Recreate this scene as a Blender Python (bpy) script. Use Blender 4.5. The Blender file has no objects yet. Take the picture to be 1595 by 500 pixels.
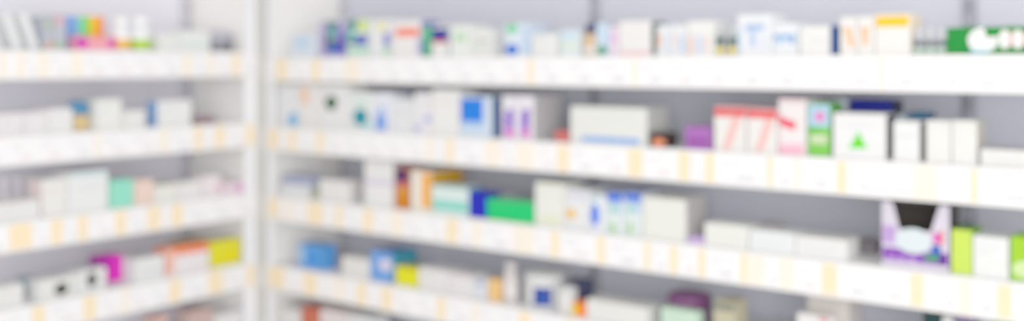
import bpy, bmesh, math
from mathutils import Matrix, Vector

# ------------------------------------------------------------------ scene
scn = bpy.context.scene
COL = scn.collection
scn.view_settings.view_transform = 'Standard'
scn.view_settings.look = 'None'
scn.view_settings.exposure = -0.13
scn.view_settings.gamma = 1.5
try:
    scn.cycles.use_denoising = True
    scn.cycles.max_bounces = 8
    scn.cycles.diffuse_bounces = 5
    scn.cycles.sample_clamp_indirect = 6.0
except Exception:
    pass

# ------------------------------------------------------------------ measures (metres)
ROT = 0.6445                     # the two shelf runs stand at a right angle, turned by this
U = Vector((math.sin(ROT), math.cos(ROT), 0))
V = Vector((-math.cos(ROT), math.sin(ROT), 0))
FACE_R, END_R = 1.9768, 2.3844      # shelf face and corner end of the right run (along U, along V)
END_L, FACE_L = 1.9245, 2.3692      # corner end and shelf face of the left run
TOP = {'R': 1.4645, 'L': 1.4795}   # height of the top shelf board of each run
STEP = 0.20
LIP = 0.068
DEPTH = 0.295
UNIT_H = 1.98
JOINT_1, JOINT_2 = 0.9696, 1.8768
ORIGIN = {'R': FACE_R * U + END_R * V, 'L': END_L * U + FACE_L * V}
ANGLE = {'R': -ROT, 'L': math.pi / 2 - ROT}


def shelf_z(unit, i):
    return TOP[unit] - STEP * (i - 1)


def place(unit, x, y, z):
    a = ANGLE[unit]
    return ORIGIN[unit] + Vector((x * math.cos(a) - y * math.sin(a), x * math.sin(a) + y * math.cos(a), z))


# ------------------------------------------------------------------ materials
def lin(c):
    out = []
    for v in c:
        v = v / 255.0
        out.append(v / 12.92 if v <= 0.04045 else ((v + 0.055) / 1.055) ** 2.4)
    return out


MATS = {}
ALBEDO = 0.88


def mat(rgb, rough=0.55, grain=0.03, scale=60.0, metallic=0.0, gain=None, tone=1.25):
    rgb = tuple(rgb)
    key = (rgb, rough, grain, scale, metallic, gain, tone)
    if key in MATS:
        return MATS[key]
    m = bpy.data.materials.new('surface_%d_%d_%d' % rgb)
    m.use_nodes = True
    nt = m.node_tree
    b = nt.nodes['Principled BSDF']
    g = ALBEDO if gain is None else gain
    c = [v ** tone * g for v in lin(rgb)]     # the film response lifts mid tones
    tc = nt.nodes.new('ShaderNodeTexCoord')
    nz = nt.nodes.new('ShaderNodeTexNoise')
    nz.inputs['Scale'].default_value = scale
    nz.inputs['Detail'].default_value = 3.0
    rp = nt.nodes.new('ShaderNodeValToRGB')
    rp.color_ramp.elements[0].position = 0.3
    rp.color_ramp.elements[1].position = 0.7
    rp.color_ramp.elements[0].color = [v * (1 - grain) for v in c] + [1]
    rp.color_ramp.elements[1].color = [min(1, v * (1 + grain)) for v in c] + [1]
    nt.links.new(tc.outputs['Object'], nz.inputs['Vector'])
    nt.links.new(nz.outputs['Fac'], rp.inputs['Fac'])
    nt.links.new(rp.outputs['Color'], b.inputs['Base Color'])
    b.inputs['Roughness'].default_value = rough
    b.inputs['Metallic'].default_value = metallic
    b.inputs['Specular IOR Level'].default_value = 0.18
    MATS[key] = m
    return m


# ------------------------------------------------------------------ mesh helper
class Mesh:
    def __init__(self):
        self.bm = bmesh.new()
        self.mats = []

    def slot(self, m):
        if m not in self.mats:
            self.mats.append(m)
        return self.mats.index(m)

    def box(self, x0, x1, y0, y1, z0, z1, m, bevel=0.0, sides=None, top=None):
        bm = self.bm
        before = set(bm.faces)
        r = bmesh.ops.create_cube(bm, size=1.0)
        vs = r['verts']
        for v in vs:
            v.co = Vector((x0 + (v.co.x + .5) * (x1 - x0), y0 + (v.co.y + .5) * (y1 - y0), z0 + (v.co.z + .5) * (z1 - z0)))
        if bevel:
            es = list({e for v in vs for e in v.link_edges})
            bmesh.ops.bevel(bm, geom=es, offset=bevel, segments=1, affect='EDGES', profile=0.5)
        for f in [f for f in bm.faces if f not in before]:
            f.normal_update()
            k = m
            if sides is not None and abs(f.normal.x) > .9:
                k = sides
            if top is not None and f.normal.z > .9:
                k = top
            f.material_index = self.slot(k)
        return self

    def poly(self, pts, m, flip=False):
        vs = [self.bm.verts.new(p) for p in pts]
        f = self.bm.faces.new(vs)
        f.normal_update()
        f.material_index = self.slot(m)
        return f

    def plate(self, pts2, y, thick, m):
        """flat plate standing in the x-z plane, its front at y"""
        a = 0.0
        for i in range(len(pts2)):
            p, q = pts2[i], pts2[(i + 1) % len(pts2)]
            a += p[0] * q[1] - q[0] * p[1]
        if a < 0:
            pts2 = pts2[::-1]
        fr = [self.bm.verts.new((p[0], y, p[1])) for p in pts2]
        bk = [self.bm.verts.new((p[0], y + thick, p[1])) for p in pts2]
        s = self.slot(m)
        n = len(pts2)
        self.bm.faces.new(fr).material_index = s
        self.bm.faces.new(bk[::-1]).material_index = s
        for i in range(n):
            j = (i + 1) % n
            self.bm.faces.new((fr[j], fr[i], bk[i], bk[j])).material_index = s
        return self

    def lathe(self, prof, m, seg=36, cx=0.0, cy=0.0):
        """prof: (radius, height) from the bottom up; closed at both ends"""
        s = self.slot(m)
        rings = []
        for r, z in prof:
            rings.append([self.bm.verts.new((cx + r * math.cos(2 * math.pi * k / seg), cy + r * math.sin(2 * math.pi * k / seg), z)) for k in range(seg)])
        for a, b in zip(rings[:-1], rings[1:]):
            for k in range(seg):
                j = (k + 1) % seg
                f = self.bm.faces.new((a[k], a[j], b[j], b[k]))
                f.material_index = s
                f.smooth = True
        self.bm.faces.new(rings[0][::-1]).material_index = s
        self.bm.faces.new(rings[-1]).material_index = s
        return self

    def build(self, name, parent=None):
        me = bpy.data.meshes.new(name)
        self.bm.to_mesh(me)
        self.bm.free()
        for m in self.mats:
            me.materials.append(m)
        o = bpy.data.objects.new(name, me)
        COL.objects.link(o)
        if parent is not None:
            o.parent = parent
        return o


def tag(o, label=None, cat=None, group=None, kind=None):
    if label:
        o['label'] = label
    if cat:
        o['category'] = cat
    if group:
        o['group'] = group
    if kind:
        o['kind'] = kind
    return o


def empty(name, loc, rz):
    o = bpy.data.objects.new(name, None)
    o.empty_display_size = 0.05
    COL.objects.link(o)
    o.location = loc
    o.rotation_euler = (0, 0, rz)
    return o


# ------------------------------------------------------------------ the room
WALL = mat((226, 225, 222), .8, .02, 8, tone=1.0)
FLOOR = mat((206, 202, 196), .45, .04, 5, tone=1.0)
CEIL = mat((240, 240, 238), .9, .01, 6, tone=1.0)


def structure(name, p0, p1, q0, q1, z0, z1, m):
    o = Mesh().box(p0, p1, q0, q1, z0, z1, m).build(name)
    # local x runs along U, local y along V
    o.rotation_euler = (0, 0, math.pi / 2 - ROT)
    tag(o, kind='structure')
    return o


WR = FACE_R + DEPTH + .02
WL = FACE_L + DEPTH + .02
structure('wall_right', WR, WR + .1, -2.6, WL + .1, 0, 2.8, WALL)
structure('wall_left', -2.6, WR, WL, WL + .1, 0, 2.8, WALL)
structure('floor', -2.6, WR + .1, -2.6, WL + .1, -.1, 0, FLOOR)
structure('ceiling', -2.6, WR + .1, -2.6, WL + .1, 2.8, 2.9, CEIL)

# ------------------------------------------------------------------ shelving
STEEL = mat((236, 236, 238), .5, .015, 20, tone=1.0)
POST = mat((246, 246, 249), .45, .015, 20, gain=.95, tone=1.0)
LIPM = mat((254, 251, 248), .4, .012, 30, gain=.92, tone=1.0)
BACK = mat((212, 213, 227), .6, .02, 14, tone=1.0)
BACK_L = mat((244, 240, 252), .6, .02, 14, tone=1.0)  # left back panel, the stronger light there is put into a paler colour
SLOT = mat((168, 168, 180), .5, .03, 20, tone=1.0)
SLOT_PALE = mat((208, 206, 216), .5, .03, 20, tone=1.0)
HOLE = mat((120, 120, 130), .6, .03, 20)
SIDE = mat((252, 248, 242), .6, .015, 14, gain=.97, tone=1.0)
GAPM = mat((216, 213, 206), .7, .02, 14, tone=1.0)
LABEL_M = {
    'white': mat((254, 252, 253), .45, .01, 40, gain=.92),
    'yellow': mat((255, 232, 192), .45, .02, 40, gain=.95),
    'pale': mat((255, 243, 226), .45, .02, 40, gain=.94),
}
PRINT_A = mat((236, 232, 238), .5)
PRINT_B = mat((248, 236, 238), .5)

PRICE_LABELS = [
    ('R', 1, 0.0055, 0.0553, 'white'),
    ('R', 1, 0.0568, 0.1039, 'yellow'),
    ('R', 1, 0.1054, 0.2045, 'white'),
    ('R', 1, 0.206, 0.24, 'yellow'),
    ('R', 1, 0.2415, 0.3325, 'white'),
    ('R', 1, 0.334, 0.3955, 'pale'),
    ('R', 1, 0.397, 0.4738, 'white'),
    ('R', 1, 0.4768, 0.5536, 'white'),
    ('R', 1, 0.5566, 0.6334, 'white'),
    ('R', 1, 0.6364, 0.7132, 'white'),
    ('R', 1, 0.7162, 0.7931, 'white'),
    ('R', 1, 0.7961, 0.8729, 'white'),
    ('R', 1, 0.8759, 0.9527, 'white'),
    ('R', 1, 0.9542, 0.9728, 'yellow'),
    ('R', 1, 0.9743, 1.0592, 'white'),
    ('R', 1, 1.0622, 1.1471, 'white'),
    ('R', 1, 1.1501, 1.235, 'white'),
    ('R', 1, 1.2365, 1.2494, 'pale'),
    ('R', 1, 1.2509, 1.3224, 'white'),
    ('R', 1, 1.3254, 1.3968, 'white'),
    ('R', 1, 1.3998, 1.4713, 'white'),
    ('R', 1, 1.4743, 1.5458, 'white'),
    ('R', 1, 1.5488, 1.6202, 'white'),
    ('R', 1, 1.6232, 1.6947, 'white'),
    ('R', 1, 1.6977, 1.7691, 'white'),
    ('R', 1, 1.7706, 1.7813, 'pale'),
    ('R', 1, 1.7828, 1.8495, 'white'),
    ('R', 1, 1.8525, 1.9192, 'white'),
    ('R', 1, 1.9222, 1.9888, 'white'),
    ('R', 1, 1.9918, 2.0585, 'white'),
    ('R', 2, 0.0055, 0.0215, 'white'),
    ('R', 2, 0.023, 0.0652, 'yellow'),
    ('R', 2, 0.0667, 0.1079, 'white'),
    ('R', 2, 0.1094, 0.1393, 'yellow'),
    ('R', 2, 0.1408, 0.2228, 'white'),
    ('R', 2, 0.2243, 0.2529, 'yellow'),
    ('R', 2, 0.2544, 0.3278, 'white'),
    ('R', 2, 0.3308, 0.4041, 'white'),
    ('R', 2, 0.4071, 0.4805, 'white'),
    ('R', 2, 0.4835, 0.5569, 'white'),
    ('R', 2, 0.5599, 0.6333, 'white'),
    ('R', 2, 0.6348, 0.6586, 'pale'),
    ('R', 2, 0.6601, 0.6999, 'white'),
    ('R', 2, 0.7014, 0.7245, 'yellow'),
    ('R', 2, 0.726, 0.8231, 'white'),
    ('R', 2, 0.8246, 0.87, 'pale'),
    ('R', 2, 0.8715, 0.9206, 'white'),
    ('R', 2, 0.9221, 0.9784, 'pale'),
    ('R', 2, 0.9799, 1.0371, 'white'),
    ('R', 2, 1.0386, 1.0689, 'yellow'),
    ('R', 2, 1.0704, 1.1463, 'white'),
    ('R', 2, 1.1493, 1.2253, 'white'),
    ('R', 2, 1.2268, 1.2623, 'yellow'),
    ('R', 2, 1.2638, 1.3482, 'white'),
    ('R', 2, 1.3497, 1.3755, 'yellow'),
    ('R', 2, 1.377, 1.4112, 'white'),
    ('R', 2, 1.4127, 1.4332, 'yellow'),
    ('R', 2, 1.4347, 1.5486, 'white'),
    ('R', 2, 1.5501, 1.5609, 'yellow'),
    ('R', 2, 1.5624, 1.6048, 'white'),
    ('R', 2, 1.6063, 1.6168, 'pale'),
    ('R', 2, 1.6183, 1.6896, 'white'),
    ('R', 2, 1.6911, 1.7098, 'yellow'),
    ('R', 2, 1.7113, 1.7703, 'white'),
    ('R', 2, 1.7733, 1.8323, 'white'),
    ('R', 2, 1.8338, 1.8879, 'pale'),
    ('R', 2, 1.8894, 1.9323, 'white'),
    ('R', 2, 1.9338, 1.9445, 'yellow'),
    ('R', 2, 1.946, 2.0585, 'white'),
    ('R', 3, 0.0055, 0.0215, 'white'),
    ('R', 3, 0.023, 0.0652, 'yellow'),
    ('R', 3, 0.0667, 0.0969, 'white'),
    ('R', 3, 0.0984, 0.1257, 'pale'),
    ('R', 3, 0.1272, 0.186, 'white'),
    ('R', 3, 0.1875, 0.2503, 'yellow'),
    ('R', 3, 0.2518, 0.2999, 'white'),
    ('R', 3, 0.3014, 0.329, 'yellow'),
    ('R', 3, 0.3305, 0.4061, 'white'),
    ('R', 3, 0.4076, 0.4435, 'yellow'),
    ('R', 3, 0.445, 0.5053, 'white'),
    ('R', 3, 0.5068, 0.5548, 'pale'),
    ('R', 3, 0.5563, 0.6266, 'white'),
    ('R', 3, 0.6296, 0.6999, 'white'),
    ('R', 3, 0.7014, 0.737, 'yellow'),
    ('R', 3, 0.7385, 0.7828, 'white'),
    ('R', 3, 0.7843, 0.8106, 'pale'),
    ('R', 3, 0.8121, 0.911, 'white'),
    ('R', 3, 0.9125, 0.9691, 'pale'),
    ('R', 3, 0.9706, 1.019, 'white'),
    ('R', 3, 1.0205, 1.0422, 'yellow'),
    ('R', 3, 1.0437, 1.1454, 'white'),
    ('R', 3, 1.1469, 1.1672, 'yellow'),
    ('R', 3, 1.1687, 1.2656, 'white'),
    ('R', 3, 1.2671, 1.2814, 'yellow'),
    ('R', 3, 1.2829, 1.3283, 'white'),
    ('R', 3, 1.3298, 1.3482, 'yellow'),
    ('R', 3, 1.3497, 1.3949, 'white'),
    ('R', 3, 1.3964, 1.4127, 'yellow'),
    ('R', 3, 1.4142, 1.4904, 'white'),
    ('R', 3, 1.4919, 1.5059, 'yellow'),
    ('R', 3, 1.5101, 1.5405, 'pale'),
    ('R', 3, 1.542, 1.5742, 'white'),
    ('R', 3, 1.5757, 1.6037, 'pale'),
    ('R', 3, 1.6052, 1.6606, 'white'),
    ('R', 3, 1.6621, 1.6911, 'yellow'),
    ('R', 3, 1.6926, 1.7587, 'white'),
    ('R', 3, 1.7617, 1.8277, 'white'),
    ('R', 3, 1.8292, 1.8521, 'yellow'),
    ('R', 3, 1.8536, 1.9106, 'white'),
    ('R', 3, 1.9121, 1.9349, 'pale'),
    ('R', 3, 1.9364, 1.9758, 'white'),
    ('R', 3, 1.9773, 2.0001, 'yellow'),
    ('R', 3, 2.0016, 2.0585, 'white'),
    ('R', 4, 0.0055, 0.0215, 'white'),
    ('R', 4, 0.023, 0.0901, 'yellow'),
    ('R', 4, 0.0916, 0.17, 'white'),
    ('R', 4, 0.1715, 0.2243, 'yellow'),
    ('R', 4, 0.2258, 0.2948, 'white'),
    ('R', 4, 0.2963, 0.334, 'pale'),
    ('R', 4, 0.3355, 0.3818, 'white'),
    ('R', 4, 0.3833, 0.4196, 'yellow'),
    ('R', 4, 0.4211, 0.4727, 'white'),
    ('R', 4, 0.4742, 0.5137, 'yellow'),
    ('R', 4, 0.5152, 0.5901, 'white'),
    ('R', 4, 0.5931, 0.6679, 'white'),
    ('R', 4, 0.6694, 0.6971, 'yellow'),
    ('R', 4, 0.6986, 0.7828, 'white'),
    ('R', 4, 0.7843, 0.8046, 'pale'),
    ('R', 4, 0.8061, 0.8647, 'white'),
    ('R', 4, 0.8677, 0.9263, 'white'),
    ('R', 4, 0.9278, 0.9598, 'yellow'),
    ('R', 4, 0.9613, 1.0585, 'white'),
    ('R', 4, 1.06, 1.0865, 'yellow'),
    ('R', 4, 1.088, 1.1661, 'white'),
    ('R', 4, 1.1691, 1.2472, 'white'),
    ('R', 4, 1.2502, 1.3284, 'white'),
    ('R', 4, 1.3314, 1.4095, 'white'),
    ('R', 4, 1.4125, 1.4906, 'white'),
    ('R', 4, 1.4936, 1.5717, 'white'),
    ('R', 4, 1.5747, 1.6529, 'white'),
    ('R', 4, 1.6559, 1.734, 'white'),
    ('R', 4, 1.737, 1.8151, 'white'),
    ('R', 4, 1.8181, 1.8962, 'white'),
    ('R', 4, 1.8992, 1.9774, 'white'),
    ('R', 4, 1.9804, 2.0585, 'white'),
    ('R', 5, 0.0055, 0.0816, 'white'),
    ('R', 5, 0.0846, 0.1607, 'white'),
    ('R', 5, 0.1637, 0.2397, 'white'),
    ('R', 5, 0.2427, 0.3188, 'white'),
    ('R', 5, 0.3218, 0.3979, 'white'),
    ('R', 5, 0.4009, 0.477, 'white'),
    ('R', 5, 0.48, 0.556, 'white'),
    ('R', 5, 0.559, 0.6351, 'white'),
    ('R', 5, 0.6381, 0.7142, 'white'),
    ('R', 5, 0.7172, 0.7933, 'white'),
    ('R', 5, 0.7963, 0.8723, 'white'),
    ('R', 5, 0.8753, 0.9514, 'white'),
    ('R', 5, 0.9544, 1.0305, 'white'),
    ('R', 5, 1.0335, 1.1096, 'white'),
    ('R', 5, 1.1126, 1.1887, 'white'),
    ('R', 5, 1.1917, 1.2677, 'white'),
    ('R', 5, 1.2707, 1.3468, 'white'),
    ('R', 5, 1.3498, 1.4259, 'white'),
    ('R', 5, 1.4289, 1.505, 'white'),
    ('R', 5, 1.508, 1.584, 'white'),
    ('R', 5, 1.587, 1.6631, 'white'),
    ('R', 5, 1.6661, 1.7422, 'white'),
    ('R', 5, 1.7452, 1.8213, 'white'),
    ('R', 5, 1.8243, 1.9003, 'white'),
    ('R', 5, 1.9033, 1.9794, 'white'),
    ('R', 5, 1.9824, 2.0585, 'white'),
    ('L', 1, -0.7985, -0.7437, 'white'),
    ('L', 1, -0.7422, -0.7274, 'pale'),
    ('L', 1, -0.7259, -0.7034, 'white'),
    ('L', 1, -0.7019, -0.6851, 'pale'),
    ('L', 1, -0.6836, -0.6525, 'white'),
    ('L', 1, -0.651, -0.6273, 'pale'),
    ('L', 1, -0.6258, -0.5688, 'white'),
    ('L', 1, -0.5673, -0.5406, 'pale'),
    ('L', 1, -0.5391, -0.4705, 'white'),
    ('L', 1, -0.4675, -0.3989, 'white'),
    ('L', 1, -0.3959, -0.3273, 'white'),
    ('L', 1, -0.3243, -0.2557, 'white'),
    ('L', 1, -0.2542, -0.2239, 'pale'),
    ('L', 1, -0.2224, -0.1737, 'white'),
    ('L', 1, -0.1722, -0.1511, 'pale'),
    ('L', 1, -0.1496, -0.0921, 'white'),
    ('L', 1, -0.0906, -0.0663, 'yellow'),
    ('L', 1, -0.0648, -0.0055, 'white'),
    ('L', 2, -0.7985, -0.7281, 'white'),
    ('L', 2, -0.7251, -0.6548, 'white'),
    ('L', 2, -0.6518, -0.5814, 'white'),
    ('L', 2, -0.5784, -0.5081, 'white'),
    ('L', 2, -0.5066, -0.4927, 'pale'),
    ('L', 2, -0.4912, -0.4084, 'white'),
    ('L', 2, -0.4054, -0.3225, 'white'),
    ('L', 2, -0.321, -0.2977, 'pale'),
    ('L', 2, -0.2962, -0.2172, 'white'),
    ('L', 2, -0.2157, -0.191, 'yellow'),
    ('L', 2, -0.1895, -0.1505, 'white'),
    ('L', 2, -0.149, -0.1168, 'yellow'),
    ('L', 2, -0.1153, -0.0454, 'white'),
    ('L', 2, -0.0439, -0.0143, 'yellow'),
    ('L', 3, -0.7985, -0.7214, 'white'),
    ('L', 3, -0.7199, -0.6666, 'yellow'),
    ('L', 3, -0.6651, -0.6208, 'white'),
    ('L', 3, -0.6193, -0.5903, 'yellow'),
    ('L', 3, -0.5888, -0.5521, 'white'),
    ('L', 3, -0.5506, -0.5254, 'yellow'),
    ('L', 3, -0.5239, -0.4521, 'white'),
    ('L', 3, -0.4506, -0.42, 'yellow'),
    ('L', 3, -0.4185, -0.3605, 'white'),
    ('L', 3, -0.359, -0.321, 'yellow'),
    ('L', 3, -0.3195, -0.2875, 'white'),
    ('L', 3, -0.286, -0.2522, 'yellow'),
    ('L', 3, -0.2507, -0.171, 'white'),
    ('L', 3, -0.168, -0.0882, 'white'),
    ('L', 3, -0.0852, -0.0055, 'white'),
    ('L', 4, -0.7985, -0.7348, 'white'),
    ('L', 4, -0.7318, -0.6681, 'white'),
    ('L', 4, -0.6666, -0.6353, 'yellow'),
    ('L', 4, -0.6338, -0.5387, 'white'),
    ('L', 4, -0.5372, -0.5031, 'yellow'),
    ('L', 4, -0.5016, -0.4342, 'white'),
    ('L', 4, -0.4327, -0.4146, 'pale'),
    ('L', 4, -0.4131, -0.3557, 'white'),
    ('L', 4, -0.3527, -0.2953, 'white'),
    ('L', 4, -0.2938, -0.2582, 'yellow'),
    ('L', 4, -0.2567, -0.1716, 'white'),
    ('L', 4, -0.1701, -0.1211, 'yellow'),
    ('L', 4, -0.1196, -0.0431, 'white'),
    ('L', 4, -0.0416, -0.0143, 'yellow'),
    ('L', 5, -0.7985, -0.7219, 'white'),
    ('L', 5, -0.7189, -0.6423, 'white'),
    ('L', 5, -0.6393, -0.5627, 'white'),
    ('L', 5, -0.5597, -0.4831, 'white'),
    ('L', 5, -0.4801, -0.4035, 'white'),
    ('L', 5, -0.4005, -0.3239, 'white'),
    ('L', 5, -0.3209, -0.2443, 'white'),
    ('L', 5, -0.2413, -0.1647, 'white'),
    ('L', 5, -0.1617, -0.0851, 'white'),
    ('L', 5, -0.0821, -0.0055, 'white'),
]


def upright(root, x, w, y, m):
    """a slotted steel post on the back panel"""
    u = Mesh().box(x - w / 2, x + w / 2, y - .016, y, .02, UNIT_H - .02, m, .002)
    z = .1
    while z < UNIT_H - .1:
        u.box(x - .003, x + .003, y - .0175, y - .0155, z, z + .03, HOLE)
        z += .05
    return u.build('upright', root)


def shelving_bay(unit, x0, x1, label, end=None, uprights=()):
    root = empty('shelving_bay', place(unit, 0, 0, 0), ANGLE[unit])
    tag(root, label, 'shelving', 'shelving bays')
    yb = DEPTH
    bx0 = x0 + (.018 if end == 'left' else 0.0)
    bx1 = x1 - (.018 if end == 'right' else 0.0)
    g = .001
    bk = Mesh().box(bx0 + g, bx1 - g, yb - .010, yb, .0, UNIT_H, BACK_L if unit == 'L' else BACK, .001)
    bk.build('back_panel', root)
    if end:
        a, b = (x0, x0 + .018) if end == 'left' else (x1 - .018, x1)
        Mesh().box(a, b, .004, yb, 0, UNIT_H, SIDE, .001).build('side_panel', root)
        p0, p1 = (a, a + .034) if end == 'left' else (b - .040, b)
        Mesh().box(p0, p1, -.003, .0035, 0, UNIT_H, POST, .002).build('front_post', root)
    for x, w in uprights:
        upright(root, x, w, yb - .0105, SLOT_PALE if abs(x) < .1 else SLOT)
    Mesh().box(bx0 + g, bx1 - g, .03, .05, 0, .30, STEEL, .002).build('kick_panel', root)
    Mesh().box(bx0 + g, bx1 - g, .0, yb - .03, UNIT_H - .045, UNIT_H - .02, STEEL, .002).build('top_board', root)
    ins = .0185
    for i in range(1, 6):
        z = shelf_z(unit, i)
        sx0 = x0 + (ins if end == 'left' else g)
        sx1 = x1 - (ins if end == 'right' else g)
        s = Mesh().box(sx0, sx1, .005, yb - .030, z - .022, z, STEEL, .0015)
        # folded front and rear edges and a rib underneath
        s.box(sx0, sx1, .005, .012, z - .045, z - .022, STEEL, .001)
        s.box(sx0, sx1, yb - .038, yb - .030, z - .045, z - .022, STEEL, .001)
        s.box(sx0, sx1, .13, .15, z - .034, z - .022, STEEL, .001)
        sh = s.build('shelf', root)
        lx0 = x0 + (.001 if end == 'left' else .0002)
        lx1 = x1 - (.003 if end == 'right' else .0002)
        st = Mesh().box(lx0, lx1, -.010, -.0045, z - LIP, z, LIPM, .001)
        st.box(lx0, lx1, -.012, -.010, z - .004, z, LIPM, .0004)
        st.box(lx0, lx1, -.012, -.010, z - LIP, z - LIP + .004, LIPM, .0004)
        st.build('price_strip', sh)
        for (u, k, a, b, kind) in PRICE_LABELS:
            c = (a + b) / 2
            if u != unit or k != i or not (lx0 < c < lx1):
                continue
            a, b = max(a, lx0 + .001), min(b, lx1 - .001)
            if b - a < .004:
                continue
            t = Mesh().box(a, b, -.0115, -.0101, z - LIP + .005, z - .005, LABEL_M[kind])
            if kind == 'white' and b - a > .03:
                w = b - a
                t.box(a + w * .12, a + w * .62, -.0118, -.0115, z - .022, z - .018, PRINT_A)
                t.box(a + w * .12, a + w * .45, -.0118, -.0115, z - .032, z - .029, PRINT_A)
                t.box(a + w * .40, a + w * .80, -.0118, -.0115, z - .056, z - .044, PRINT_B if int(a * 1000) % 2 else PRINT_A)
            o = t.build('price_label', sh)
            if kind != 'white':
                o['label'] = 'pale yellow price label' if kind == 'yellow' else 'cream price label'
    return root


shelving_bay('R', 0.0, JOINT_1, 'white shelving bay right of the corner, with grey back panel', 'left', [(.036, .022), (JOINT_1 - .0115, .020)])
shelving_bay('R', JOINT_1, JOINT_2, 'middle white shelving bay of the right-hand run, between two dark uprights', None, [(JOINT_2 - .0115, .020)])
shelving_bay('R', JOINT_2, JOINT_2 + .92, 'white shelving bay at the right end, holding the large green carton', None, [(JOINT_2 + .9, .020)])
shelving_bay('L', -.94, 0.0, 'white shelving bay on the left side of the corner', 'right', [(-.036, .030), (-.92, .020)])

# narrow filler strip closing the corner between the two runs
gap = FACE_R - END_L
f = Mesh().box(.001, gap - .001, .020, .045, 0, UNIT_H, GAPM, .002).build('corner_post')
f.location = END_L * U + FACE_L * V
f.rotation_euler = (0, 0, ANGLE['L'])
tag(f, 'narrow grey filler post closing the corner between both shelf runs', 'post')

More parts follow.
